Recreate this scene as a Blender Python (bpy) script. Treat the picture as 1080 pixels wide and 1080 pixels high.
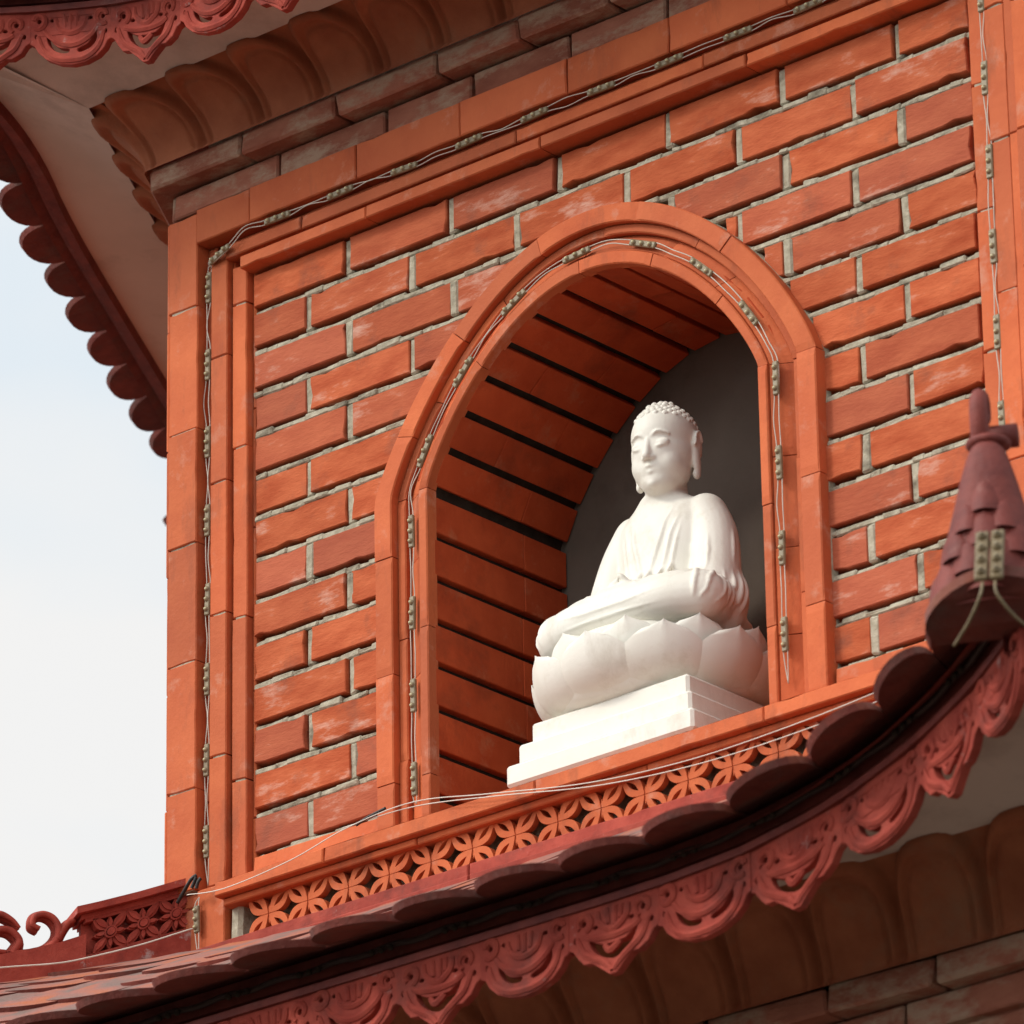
import bpy, bmesh, math, random
import numpy as np
from mathutils import Vector, Matrix

random.seed(7); np.random.seed(7)
for o in list(bpy.data.objects): bpy.data.objects.remove(o)
scn = bpy.context.scene
COL = scn.collection
R = math.radians

# ------------------------------------------------------------------ camera
cam_d = bpy.data.cameras.new('camera'); cam = bpy.data.objects.new('camera', cam_d); COL.objects.link(cam)
right = Vector((0.7536973, 0.6570383, -0.0155226)); down = Vector((-0.2680913, 0.2857954, -0.9200261)); fwd = Vector((-0.6000561, 0.6975827, 0.3915495))
M = Matrix((right, -down, -fwd)).transposed().to_4x4()
M.translation = Vector((6.678665, -6.930304, -3.466618))
cam.matrix_world = M
cam_d.sensor_width = 36.0; cam_d.lens = 6837.437/1080*36.0
cam_d.clip_start = 0.05; cam_d.clip_end = 5000
cam_d.dof.use_dof = True; cam_d.dof.focus_distance = 10.1; cam_d.dof.aperture_fstop = 9.0
scn.camera = cam

# ------------------------------------------------------------------ sky, sun, exposure
SUN_DIR = Vector((-0.40, -0.66, 0.60)).normalized()      # towards the sun
w = bpy.data.worlds.new('World'); scn.world = w; w.use_nodes = True
nt = w.node_tree; nt.nodes.clear()
out = nt.nodes.new('ShaderNodeOutputWorld'); mixs = nt.nodes.new('ShaderNodeMixShader')
b1 = nt.nodes.new('ShaderNodeBackground'); b2 = nt.nodes.new('ShaderNodeBackground')
sky = nt.nodes.new('ShaderNodeTexSky'); sky.sky_type = 'NISHITA'; sky.sun_disc = False
sky.sun_elevation = math.asin(SUN_DIR.z); sky.sun_rotation = math.atan2(SUN_DIR.x, SUN_DIR.y)
b1.inputs['Strength'].default_value = 0.12
tc = nt.nodes.new('ShaderNodeTexCoord'); nz = nt.nodes.new('ShaderNodeTexNoise')
nz.inputs['Scale'].default_value = 7.0; nz.inputs['Detail'].default_value = 4.0; nz.inputs['Roughness'].default_value = 0.45
mp = nt.nodes.new('ShaderNodeMapping'); mp.inputs['Scale'].default_value = (1, 1, 2.2); mp.inputs['Location'].default_value = (0.9, 0.4, 0.1)
cr = nt.nodes.new('ShaderNodeValToRGB')
cr.color_ramp.elements[0].position = 0.39; cr.color_ramp.elements[0].color = (0.735, 0.805, 0.86, 1)
cr.color_ramp.elements[1].position = 0.53; cr.color_ramp.elements[1].color = (0.86, 0.855, 0.845, 1)
L = nt.links.new
L(sky.outputs[0], b1.inputs[0]); L(tc.outputs['Generated'], mp.inputs[0]); L(mp.outputs[0], nz.inputs['Vector'])
# thin cloud glows towards the veiled sun (behind the photographer)
dp = nt.nodes.new('ShaderNodeVectorMath'); dp.operation = 'DOT_PRODUCT'; dp.inputs[1].default_value = SUN_DIR
nm_ = nt.nodes.new('ShaderNodeVectorMath'); nm_.operation = 'NORMALIZE'
mx_ = nt.nodes.new('ShaderNodeMath'); mx_.operation = 'MAXIMUM'; mx_.inputs[1].default_value = 0.0
pw_ = nt.nodes.new('ShaderNodeMath'); pw_.operation = 'POWER'; pw_.inputs[1].default_value = 3.0
ma_ = nt.nodes.new('ShaderNodeMath'); ma_.operation = 'MULTIPLY_ADD'; ma_.inputs[1].default_value = 2.1; ma_.inputs[2].default_value = 0.98
L(tc.outputs['Generated'], nm_.inputs[0]); L(nm_.outputs[0], dp.inputs[0]); L(dp.outputs['Value'], mx_.inputs[0]); L(mx_.outputs[0], pw_.inputs[0]); L(pw_.outputs[0], ma_.inputs[0]); L(ma_.outputs[0], b2.inputs['Strength'])
L(nz.outputs['Fac'], cr.inputs[0]); L(cr.outputs[0], b2.inputs[0])
mixs.inputs[0].default_value = 0.97
L(b1.outputs[0], mixs.inputs[1]); L(b2.outputs[0], mixs.inputs[2]); L(mixs.outputs[0], out.inputs[0])
sd = bpy.data.lights.new('sun', 'SUN'); sd.energy = 1.5; sd.angle = R(10); sd.color = (1.0, 0.93, 0.82)
sun = bpy.data.objects.new('sun', sd); COL.objects.link(sun)
sun.rotation_euler = SUN_DIR.to_track_quat('Z', 'Y').to_euler()
vs = scn.view_settings; vs.view_transform = 'Standard'; vs.look = 'None'; vs.exposure = 0.12; vs.gamma = 1.0; vs.use_curve_mapping = False

# ------------------------------------------------------------------ materials
def mat(name, c1, c2, scale=20, rough=0.8, bump=0.0, bscale=60, rnd=0.0, stain=None, stain_scale=8, stain_pos=(0.58, 0.7), sss=0.0, spec=0.3, detail=6, rnd_hue=None, stretch=None, dust=None, soot=None):
    m = bpy.data.materials.new(name); m.use_nodes = True
    t = m.node_tree; n = t.nodes; n.clear(); l = t.links.new
    o = n.new('ShaderNodeOutputMaterial'); p = n.new('ShaderNodeBsdfPrincipled'); l(p.outputs[0], o.inputs[0])
    tcn = n.new('ShaderNodeTexCoord'); src = tcn.outputs['Object']
    if rnd or rnd_hue:
        at = n.new('ShaderNodeAttribute'); at.attribute_name = 'rnd'
        sh = n.new('ShaderNodeVectorMath'); sh.operation = 'MULTIPLY_ADD'
        cb = n.new('ShaderNodeCombineXYZ'); l(at.outputs['Fac'], cb.inputs[0]); l(at.outputs['Fac'], cb.inputs[1]); l(at.outputs['Fac'], cb.inputs[2])
        sh.inputs[1].default_value = (37, 53, 71); l(cb.outputs[0], sh.inputs[0]); l(src, sh.inputs[2]); src = sh.outputs[0]
    raw = src
    if stretch:
        sm_ = n.new('ShaderNodeMapping'); sm_.inputs['Scale'].default_value = stretch; l(src, sm_.inputs[0]); src = sm_.outputs[0]
    nz = n.new('ShaderNodeTexNoise'); nz.inputs['Scale'].default_value = scale; nz.inputs['Detail'].default_value = detail; nz.inputs['Roughness'].default_value = 0.6
    l(src, nz.inputs['Vector'])
    r = n.new('ShaderNodeValToRGB'); r.color_ramp.elements[0].position = 0.3; r.color_ramp.elements[1].position = 0.7
    r.color_ramp.elements[0].color = (*c1, 1); r.color_ramp.elements[1].color = (*c2, 1)
    l(nz.outputs['Fac'], r.inputs[0]); colr = r.outputs[0]
    if rnd_hue:
        mh = n.new('ShaderNodeMix'); mh.data_type = 'RGBA'; mh.inputs['B'].default_value = (*rnd_hue, 1)
        mr = n.new('ShaderNodeMapRange'); mr.inputs[1].default_value = 0.45; mr.inputs[2].default_value = 1.0; mr.inputs[3].default_value = 0.0; mr.inputs[4].default_value = 0.55
        l(at.outputs['Fac'], mr.inputs[0]); l(mr.outputs[0], mh.inputs['Factor']); l(colr, mh.inputs['A']); colr = mh.outputs['Result']
    if rnd:
        hv = n.new('ShaderNodeHueSaturation'); ml = n.new('ShaderNodeMath'); ml.operation = 'MULTIPLY'; ml.inputs[1].default_value = 7.31
        fr = n.new('ShaderNodeMath'); fr.operation = 'FRACT'; l(at.outputs['Fac'], ml.inputs[0]); l(ml.outputs[0], fr.inputs[0])
        mr2 = n.new('ShaderNodeMapRange'); mr2.inputs[3].default_value = 1 - rnd; mr2.inputs[4].default_value = 1 + rnd
        l(fr.outputs[0], mr2.inputs[0]); l(mr2.outputs[0], hv.inputs['Value']); l(colr, hv.inputs['Color']); colr = hv.outputs[0]
    if stain:
        n2 = n.new('ShaderNodeTexNoise'); n2.inputs['Scale'].default_value = stain_scale; n2.inputs['Detail'].default_value = 8; n2.inputs['Roughness'].default_value = 0.7
        l(src, n2.inputs['Vector'])
        r2 = n.new('ShaderNodeMapRange'); r2.inputs[1].default_value = stain_pos[0]; r2.inputs[2].default_value = stain_pos[1]; r2.inputs[4].default_value = 0.85
        l(n2.outputs['Fac'], r2.inputs[0])
        mx = n.new('ShaderNodeMix'); mx.data_type = 'RGBA'; mx.inputs['B'].default_value = (*stain, 1)
        l(r2.outputs[0], mx.inputs['Factor']); l(colr, mx.inputs['A']); colr = mx.outputs['Result']
    if soot:      # darker weather streaks
        s5 = n.new('ShaderNodeMapping'); s5.inputs['Scale'].default_value = soot[3]; l(tcn.outputs['Object'], s5.inputs[0])
        n5 = n.new('ShaderNodeTexNoise'); n5.inputs['Scale'].default_value = soot[1]; n5.inputs['Detail'].default_value = 8; n5.inputs['Roughness'].default_value = 0.68; l(s5.outputs[0], n5.inputs['Vector'])
        r5 = n.new('ShaderNodeMapRange'); r5.inputs[1].default_value = soot[2][0]; r5.inputs[2].default_value = soot[2][1]; r5.inputs[4].default_value = soot[4]; l(n5.outputs['Fac'], r5.inputs[0])
        x5 = n.new('ShaderNodeMix'); x5.data_type = 'RGBA'; x5.inputs['B'].default_value = (*soot[0], 1); l(r5.outputs[0], x5.inputs['Factor']); l(colr, x5.inputs['A']); colr = x5.outputs['Result']
    if dust:      # dirt settled on the upward faces, clean glaze below
        ge = n.new('ShaderNodeNewGeometry'); sx_ = n.new('ShaderNodeSeparateXYZ'); l(ge.outputs['True Normal'], sx_.inputs[0])
        n4 = n.new('ShaderNodeTexNoise'); n4.inputs['Scale'].default_value = 14; n4.inputs['Detail'].default_value = 5; l(raw, n4.inputs['Vector'])
        r4 = n.new('ShaderNodeValToRGB'); r4.color_ramp.elements[0].position = 0.36; r4.color_ramp.elements[1].position = 0.66
        r4.color_ramp.elements[0].color = (*dust[0], 1); r4.color_ramp.elements[1].color = (*dust[1], 1)
        e3 = r4.color_ramp.elements.new(0.5); e3.color = (*dust[2], 1); l(n4.outputs['Fac'], r4.inputs[0])
        m4 = n.new('ShaderNodeMapRange'); m4.inputs[1].default_value = -0.15; m4.inputs[2].default_value = 0.35; l(sx_.outputs['Z'], m4.inputs[0])
        x4 = n.new('ShaderNodeMix'); x4.data_type = 'RGBA'; l(m4.outputs[0], x4.inputs['Factor']); l(colr, x4.inputs['A']); l(r4.outputs[0], x4.inputs['B']); colr = x4.outputs['Result']
    l(colr, p.inputs['Base Color'])
    p.inputs['Roughness'].default_value = rough; p.inputs['Specular IOR Level'].default_value = spec
    if sss:
        p.inputs['Subsurface Weight'].default_value = sss; p.inputs['Subsurface Radius'].default_value = (0.01, 0.008, 0.006); p.inputs['Subsurface Scale'].default_value = 0.6
    if bump:
        n3 = n.new('ShaderNodeTexNoise'); n3.inputs['Scale'].default_value = bscale; n3.inputs['Detail'].default_value = 6; n3.inputs['Roughness'].default_value = 0.65
        l(src, n3.inputs['Vector'])
        bp = n.new('ShaderNodeBump'); bp.inputs['Strength'].default_value = bump; bp.inputs['Distance'].default_value = 0.004
        l(n3.outputs['Fac'], bp.inputs['Height']); l(bp.outputs[0], p.inputs['Normal'])
    return m

MT = {}
MT['brick'] = mat('brick', (0.385, 0.072, 0.027), (0.57, 0.148, 0.062), 22, 0.9, 0.5, 120, rnd=0.11, stain=(0.60, 0.36, 0.28), stain_scale=11, stain_pos=(0.575, 0.70), spec=0.15, rnd_hue=(0.37, 0.110, 0.072), stretch=(0.55, 1, 1.7), soot=((0.20, 0.075, 0.05), 9, (0.56, 0.72), (1, 1, 1), 0.65))
MT['mortar'] = mat('mortar', (0.31, 0.27, 0.195), (0.53, 0.48, 0.37), 60, 0.95, 0.9, 110, spec=0.1, soot=((0.13, 0.11, 0.08), 16, (0.52, 0.66), (1, 1, 1), 0.8))
MT['terracotta'] = mat('terracotta', (0.47, 0.094, 0.031), (0.61, 0.150, 0.052), 9, 0.75, 0.35, 90, rnd=0.15, stain=(0.58, 0.30, 0.21), stain_scale=13, stain_pos=(0.57, 0.76), spec=0.25, rnd_hue=(0.43, 0.105, 0.045), detail=9, soot=((0.23, 0.065, 0.032), 6, (0.54, 0.74), (2.2, 1, 0.7), 0.75))
MT['lining'] = mat('lining_brick', (0.40, 0.054, 0.015), (0.52, 0.086, 0.026), 15, 0.8, 0.3, 120, rnd=0.12, stain=(0.47, 0.16, 0.08), stain_scale=12, stain_pos=(0.57, 0.74), spec=0.2, soot=((0.12, 0.03, 0.015), 8, (0.52, 0.72), (1, 1, 1), 0.6))
MT['gap_shade_and_led'] = mat('gap_shade_and_led', (0.030, 0.022, 0.018), (0.055, 0.042, 0.032), 40, 0.95, 0.3, 90, spec=0.1)  # near-black: shade of open gaps put into the colour; also rope LED bodies
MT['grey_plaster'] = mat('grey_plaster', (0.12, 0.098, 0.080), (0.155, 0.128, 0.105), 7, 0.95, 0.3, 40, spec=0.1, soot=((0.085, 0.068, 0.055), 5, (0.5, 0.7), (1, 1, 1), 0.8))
MT['red_paint'] = mat('weathered_red_paint', (0.27, 0.036, 0.024), (0.42, 0.074, 0.048), 22, 0.8, 0.5, 100, rnd=0.10, stain=(0.50, 0.38, 0.35), stain_scale=23, stain_pos=(0.62, 0.72), spec=0.25, soot=((0.13, 0.035, 0.028), 12, (0.50, 0.68), (1, 1, 1), 0.7))
MT['dark_paint'] = mat('dark_red_glaze', (0.11, 0.016, 0.012), (0.22, 0.040, 0.028), 22, 0.6, 0.5, 100, stain=(0.26, 0.10, 0.08), stain_scale=15, stain_pos=(0.60, 0.76), spec=0.35)
MT['tile'] = mat('roof_tile', (0.12, 0.024, 0.018), (0.20, 0.046, 0.032), 24, 0.7, 0.7, 80, rnd=0.25, stain=(0.10, 0.06, 0.05), stain_scale=11, stain_pos=(0.50, 0.72), spec=0.25, dust=((0.21, 0.14, 0.12), (0.42, 0.13, 0.06), (0.33, 0.14, 0.11)))
MT['soffit'] = mat('soffit_plaster', (0.56, 0.46, 0.40), (0.64, 0.53, 0.465), 5, 0.95, 0.2, 50, soot=((0.30, 0.235, 0.20), 4, (0.50, 0.72), (1, 1, 1), 0.7), stain=(0.50, 0.39, 0.33), stain_scale=3, spec=0.1)
MT['lotus'] = mat('lotus_moulding', (0.27, 0.078, 0.036), (0.39, 0.130, 0.062), 14, 0.85, 0.4, 90, stain=(0.28, 0.15, 0.09), stain_scale=6, stain_pos=(0.5, 0.75), spec=0.2)
MT['old_brick'] = mat('old_brick', (0.25, 0.085, 0.055), (0.36, 0.14, 0.09), 25, 0.95, 0.9, 100, rnd=0.12, stain=(0.40, 0.275, 0.195), stain_scale=15, stain_pos=(0.47, 0.60), spec=0.1, stretch=(0.6, 1, 1.3))
MT['marble'] = mat('white_stone', (0.75, 0.72, 0.635), (0.80, 0.775, 0.70), 16, 0.55, 0.12, 120, sss=0.0, spec=0.35, stain=(0.62, 0.57, 0.47), stain_scale=14, stain_pos=(0.56, 0.75), soot=((0.55, 0.50, 0.41), 9, (0.56, 0.74), (1.6, 1.6, 0.6), 0.6))
MT['led'] = mat('led_resin', (0.19, 0.145, 0.08), (0.29, 0.235, 0.14), 70, 0.45, 0.2, 200, spec=0.5)
MT['led_dot'] = mat('led_dot', (0.50, 0.47, 0.26), (0.62, 0.58, 0.36), 70, 0.3, spec=0.5)
MT['shaded_led'] = mat('shaded_led_resin', (0.14, 0.098, 0.048), (0.23, 0.17, 0.09), 70, 0.5, 0.3, 200, spec=0.4)  # darker copy of the LED resin, shade on the finial put into its colour
MT['rope'] = mat('old_rope_light', (0.035, 0.018, 0.015), (0.06, 0.032, 0.026), 60, 0.6, spec=0.3)
MT['wire'] = mat('pale_wire', (0.50, 0.44, 0.37), (0.60, 0.54, 0.46), 50, 0.5, spec=0.4)
MT['white_wire'] = mat('white_wire', (0.66, 0.60, 0.52), (0.74, 0.68, 0.60), 50, 0.5, spec=0.4)
MT['black'] = mat('black_rubber', (0.014, 0.012, 0.011), (0.028, 0.024, 0.022), 50, 0.5, spec=0.4)
MT['ground'] = mat('paving', (0.065, 0.058, 0.048), (0.11, 0.10, 0.082), 2, 0.95, 0.3, 30)

# ------------------------------------------------------------------ mesh helpers
class MB:
    def __init__(s): s.v = []; s.f = []; s.r = []; s.sm = []
    def add(s, verts, faces, rnd=None, smooth=False):
        b = len(s.v); s.v += [tuple(map(float, q)) for q in verts]
        if rnd is None: rnd = random.random()
        for f in faces: s.f.append(tuple(b+i for i in f)); s.r.append(rnd); s.sm.append(smooth)
    def box(s, c, h, ch=0.002, axes=None, rnd=None, jit=0.0):
        """chamfered box: centre, half sizes, chamfer"""
        ax = axes or (Vector((1, 0, 0)), Vector((0, 1, 0)), Vector((0, 0, 1))); c = Vector(c)
        ch = min(ch, min(h)*0.45); V = []; idx = {}
        for sx in (-1, 1):
            for sy in (-1, 1):
                for sz in (-1, 1):
                    j = [random.uniform(-jit, jit) for _ in range(3)]
                    for k in range(3):
                        q = [h[0]*sx, h[1]*sy, h[2]*sz]; sg = (sx, sy, sz)
                        for m in range(3):
                            if m != k: q[m] -= sg[m]*ch
                            q[m] += j[m]
                        idx[(sx, sy, sz, k)] = len(V); V.append(c + ax[0]*q[0] + ax[1]*q[1] + ax[2]*q[2])
        F = []
        for k in range(3):
            a, b = [m for m in range(3) if m != k]
            for sg in (-1, 1):
                quad = []
                for (p, q) in ((-1, -1), (1, -1), (1, 1), (-1, 1)):
                    t = [0, 0, 0]; t[k] = sg; t[a] = p; t[b] = q; quad.append(idx[(*t, k)])
                F.append(quad)
        for k in range(3):                      # edges running along axis k
            a, b = [m for m in range(3) if m != k]
            for p in (-1, 1):
                for q in (-1, 1):
                    t1 = [0, 0, 0]; t1[k] = -1; t1[a] = p; t1[b] = q; t2 = list(t1); t2[k] = 1
                    F.append([idx[(*t1, a)], idx[(*t2, a)], idx[(*t2, b)], idx[(*t1, b)]])
        for sx in (-1, 1):
            for sy in (-1, 1):
                for sz in (-1, 1): F.append([idx[(sx, sy, sz, k)] for k in range(3)])
        s.add(V, F, rnd)
    def block(s, u0, u1, z0, z1, yf, back, ch=0.002, chip=0.002, step=0.011, rnd=None):
        """brick or tile facing -y with a worn, chipped outline"""
        def side(n): 
            o = [0.0]*n; 
            for i in range(n): o[i] = random.uniform(0, chip*0.14)
            if random.random() < 0.5:
                c = random.randrange(n); a = random.uniform(0.5, 2.2)*chip
                for i in range(max(0, c-1), min(n, c+2)): o[i] += a*(1 if i == c else 0.5)
            return o
        nu = max(2, int((u1-u0)/step)); nz = max(2, int((z1-z0)/step)); pts = []
        for i, o in enumerate(side(nu)): pts.append((u0+(u1-u0)*i/nu, z0+o, 0, 1))
        for i, o in enumerate(side(nz)): pts.append((u1-o, z0+(z1-z0)*i/nz, -1, 0))
        for i, o in enumerate(side(nu)): pts.append((u1-(u1-u0)*i/nu, z1-o, 0, -1))
        for i, o in enumerate(side(nz)): pts.append((u0+o, z1-(z1-z0)*i/nz, 1, 0))
        n = len(pts); cu, cz = (u0+u1)/2, (z0+z1)/2; V = []
        hu, hz_ = (u1-u0)/2, (z1-z0)/2
        for (u, z, a, b) in pts: V.append((u, back, z))
        for (u, z, a, b) in pts: V.append((u, yf+ch*1.1+random.uniform(0, chip*0.3), z))
        for (u, z, a, b) in pts: V.append((cu+(u-cu)*(1-ch/hu), yf+random.uniform(0, chip*0.15), cz+(z-cz)*(1-ch/hz_)))
        F = [tuple(range(2*n, 3*n))]
        for k in range(2):
            for i in range(n): F.append((k*n+i, k*n+(i+1) % n, (k+1)*n+(i+1) % n, (k+1)*n+i))
        s.add(V, F, rnd)
    def grid(s, P, rnd=None, smooth=True, closeu=False):
        """P[i][j] -> points"""
        n, m = len(P), len(P[0]); V = [q for row in P for q in row]; F = []
        for i in range(n - (0 if closeu else 1)):
            for j in range(m-1):
                i2 = (i+1) % n; F.append((i*m+j, i2*m+j, i2*m+j+1, i*m+j+1))
        s.add(V, F, rnd, smooth)
    def tube(s, pts, r, n=8, rnd=None, cap=True, flat=1.0, up=None):
        pts = [Vector(p) for p in pts]; rings = []
        rr = r if hasattr(r, '__len__') else [r]*len(pts)
        prev = None
        for i, p in enumerate(pts):
            t = (pts[min(i+1, len(pts)-1)] - pts[max(i-1, 0)]).normalized()
            a = (Vector(up) if up is not None else (Vector((0, 0, 1)) if abs(t.z) < 0.9 else Vector((1, 0, 0)))) if prev is None or up is not None else prev
            a = (a - t*a.dot(t)).normalized(); prev = a; b = t.cross(a)
            rings.append([p + a*math.cos(2*math.pi*k/n)*rr[i]*flat + b*math.sin(2*math.pi*k/n)*rr[i] for k in range(n)])
        V = [q for ring in rings for q in ring]; F = []
        for i in range(len(rings)-1):
            for k in range(n): F.append((i*n+k, i*n+(k+1) % n, (i+1)*n+(k+1) % n, (i+1)*n+k))
        if cap: F.append(tuple(range(n-1, -1, -1))); F.append(tuple((len(rings)-1)*n+k for k in range(n)))
        s.add(V, F, rnd, True)
    def prism(s, poly, fn, d0, d1, rnd=None, ch=0.0):
        """poly: 2D outline (convex-ish ngon) mapped by fn(x, y, d); extruded d0 (back) to d1 (front)"""
        n = len(poly); V = [fn(x, y, d0) for x, y in poly] + [fn(x, y, d1) for x, y in poly]
        F = [tuple(range(n-1, -1, -1)), tuple(range(n, 2*n))]
        for i in range(n): F.append((i, (i+1) % n, n+(i+1) % n, n+i))
        s.add(V, F, rnd)
    def ring(s, outer, inner, fn, d0, d1, rnd=None):
        n = len(outer); V = [fn(x, y, d) for d in (d0, d1) for pl in (outer, inner) for x, y in pl]; F = []
        for i in range(n):
            j = (i+1) % n
            F += [(2*n+i, 2*n+j, 3*n+j, 3*n+i), (i, n+i, n+j, j), (i, j, 2*n+j, 2*n+i), (n+i, 3*n+i, 3*n+j, n+j)]
        s.add(V, F, rnd)
    def ball(s, c, r, seg=10, rings=6, rnd=None):
        c = Vector(c); rx = r if hasattr(r, '__len__') else (r, r, r); P = []
        for i in range(rings+1):
            th = math.pi*i/rings
            P.append([c + Vector((rx[0]*math.sin(th)*math.cos(2*math.pi*k/seg), rx[1]*math.sin(th)*math.sin(2*math.pi*k/seg), rx[2]*math.cos(th))) for k in range(seg+1)])
        s.grid(P, rnd)
    def build(s, name, m, parent=None):
        me = bpy.data.meshes.new(name); me.from_pydata(s.v, [], s.f); me.validate(); me.update()
        bm = bmesh.new(); bm.from_mesh(me); bmesh.ops.remove_doubles(bm, verts=bm.verts, dist=1e-6) if False else None
        bmesh.ops.recalc_face_normals(bm, faces=bm.faces); bm.to_mesh(me); bm.free()
        if len(me.polygons) == len(s.r):
            a = me.attributes.new('rnd', 'FLOAT', 'FACE'); a.data.foreach_set('value', s.r)
            me.polygons.foreach_set('use_smooth', s.sm)
        me.materials.append(MT[m]); o = bpy.data.objects.new(name, me); COL.objects.link(o)
        if parent: o.parent = parent
        return o

def thing(name, label, cat, loc=(0, 0, 0), group=None):
    o = bpy.data.objects.new(name, None); COL.objects.link(o); o.location = loc; o.empty_display_size = 0.1
    o['label'] = label; o['category'] = cat
    if group: o['group'] = group
    return o

def filled(outer, holes=(), extrude=0.005, bevel=0.0015):
    """2D outline with holes -> (verts, faces) of a bevelled extruded plate (z = thickness axis)"""
    cu = bpy.data.curves.new('t', 'CURVE'); cu.dimensions = '2D'; cu.fill_mode = 'BOTH'; cu.extrude = extrude; cu.bevel_depth = bevel; cu.bevel_resolution = 1
    for pl in [outer, *holes]:
        sp = cu.splines.new('POLY'); sp.points.add(len(pl)-1); sp.use_cyclic_u = True
        for i, (x, y) in enumerate(pl): sp.points[i].co = (x, y, 0, 1)
    ob = bpy.data.objects.new('t', cu); COL.objects.link(ob)
    dg = bpy.context.evaluated_depsgraph_get(); me = bpy.data.meshes.new_from_object(ob.evaluated_get(dg))
    V = [tuple(v.co) for v in me.vertices]; F = [tuple(p.vertices) for p in me.polygons]
    bpy.data.objects.remove(ob); bpy.data.curves.remove(cu); bpy.data.meshes.remove(me)
    return V, F

def smooth_path(pts, n=8, closed=False):
    P = [np.array(p, float) for p in pts]; out = []; N = len(P)
    for i in range(N if closed else N-1):
        if closed: p0, p1, p2, p3 = P[i-1], P[i], P[(i+1) % N], P[(i+2) % N]
        else: p0, p1, p2, p3 = P[max(i-1, 0)], P[i], P[i+1], P[min(i+2, N-1)]
        for k in range(n):
            t = k/n
            out.append(0.5*((2*p1) + (-p0+p2)*t + (2*p0-5*p1+4*p2-p3)*t*t + (-p0+3*p1-3*p2+p3)*t**3))
    if not closed: out.append(P[-1])
    return [tuple(q) for q in out]

# ------------------------------------------------------------------ ground (far below the frame)
SIDE = 1.77; CX = 0.885; AP = CX*math.sqrt(3); ZG = -5.07; HQ = math.sqrt(3)/2
g = MB(); g.add([(-400, -400, ZG), (400, -400, ZG), (400, 400, ZG), (-400, 400, ZG)], [(0, 1, 2, 3)])
go = g.build('ground', 'ground'); go['kind'] = 'structure'

# ------------------------------------------------------------------ tower
tower = thing('pagoda_tower', 'tall hexagonal red brick pagoda tower with an arched niche and curved tiled eaves', 'pagoda', (CX, AP, ZG))
INV = Matrix.Translation(-Vector((CX, AP, ZG)))
face_parts = []          # front-face parts that are repeated on the two neighbouring faces
def part(mb, name, m, parent=None, face=False):
    o = mb.build(name, m, None)
    if parent is None:
        o.parent = tower; o.matrix_parent_inverse = INV
        if face: face_parts.append(o)
    else: o.parent = parent
    return o

# arch outlines (u, z) measured on the wall
AC = 0.876; ZS = 0.515; QE = 1.22
def arch_pt(k, a, b, n=QE):
    th = math.pi*k; c, s_ = math.cos(th), math.sin(th)
    return (AC - a*c, ZS + b*abs(s_)**(2/n))
def arch_path(a, b, zb, n=28, jn=6):
    pts = [(AC-a, zb + (ZS-zb)*i/jn) for i in range(jn)]
    pts += [arch_pt(i/n, a, b) for i in range(n+1)]
    pts += [(AC+a, ZS - (ZS-zb)*(i+1)/jn) for i in range(jn)]
    return pts
A_OUT, B_OUT = 0.441, 0.366     # outer edge of the surround
A_IN, B_IN = 0.331, 0.265       # niche opening

# --- brick panel, laid brick by brick
bricks = MB(); ZJ0 = 0.949; H = 0.072; BL = 0.2225
PL, PR, PT, PB = 0.160, 1.610, 1.014, -0.004
def inside_arch(u, z, m=0.0):
    a, b = A_OUT-0.006+m, B_OUT-0.006+m
    if z < ZS: return abs(u-AC) < a
    return (abs(u-AC)/a)**2 + ((z-ZS)/b)**QE < 1
def brick_piece(u0, u1, z0, z1):
    if u1-u0 < 0.012: return
    ym = 0.018 + random.uniform(-0.0025, 0.0025)
    dz_ = random.uniform(-.0012, .0012); bricks.block(u0, u1, z0+dz_, z1+dz_, ym, ym+0.08, 0.0014, 0.0024)
FILL = []
for r in range(0, 15):
    zt = ZJ0 + H*(1-r); zb = ZJ0 - H*r + 0.0
    z0, z1 = zb + 0.0015, zb + H - 0.0140
    z1 = min(z1, PT+0.004)
    if z0 < PB: z0 = PB
    if z1 - z0 < 0.012: continue
    off = (0.365 if r % 2 == 0 else 0.277) + random.uniform(-0.004, 0.004)
    k = -3
    while True:
        ua = off + k*BL + 0.0065; ub = ua + BL - 0.013; k += 1
        if ua > PR: break
        ua += random.uniform(-.002, .002); ub += random.uniform(-.002, .002)
        ua, ub = max(ua, PL), min(ub, PR)
        if ub - ua < 0.02: continue
        # clip against the arch, using where the course meets its outline
        zc = (z0+z1)/2
        if zc < ZS: half = A_OUT-0.004
        else:
            q = 1-((zc-ZS)/(B_OUT-0.004))**QE; half = (A_OUT-0.004)*q**0.5 if q > 0 else 0
        if half == 0 or ub < AC-half or ua > AC+half: brick_piece(ua, ub, z0, z1)
        else:
            for a_, b_ in ((ua, AC-half+0.004), (AC+half-0.004, ub)):
                if b_-a_ > 0.015: brick_piece(a_, b_, z0, z1)
                elif b_ > a_: FILL.append((a_-0.004, b_+0.004, z0, z1))
panel = part(bricks, 'brick_panel', 'brick', face=True)
# mortar bed: one wall sheet with the niche opening cut out
V, F = filled([(0.02, -0.62), (SIDE-0.02, -0.62), (SIDE-0.02, 1.34), (0.02, 1.34)], [arch_path(A_IN+0.03, B_IN+0.03, -0.03)], 0.012, 0)
mort = MB()
mort.add([(x, 0.068 - z, y) for x, y, z in V], F)
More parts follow.
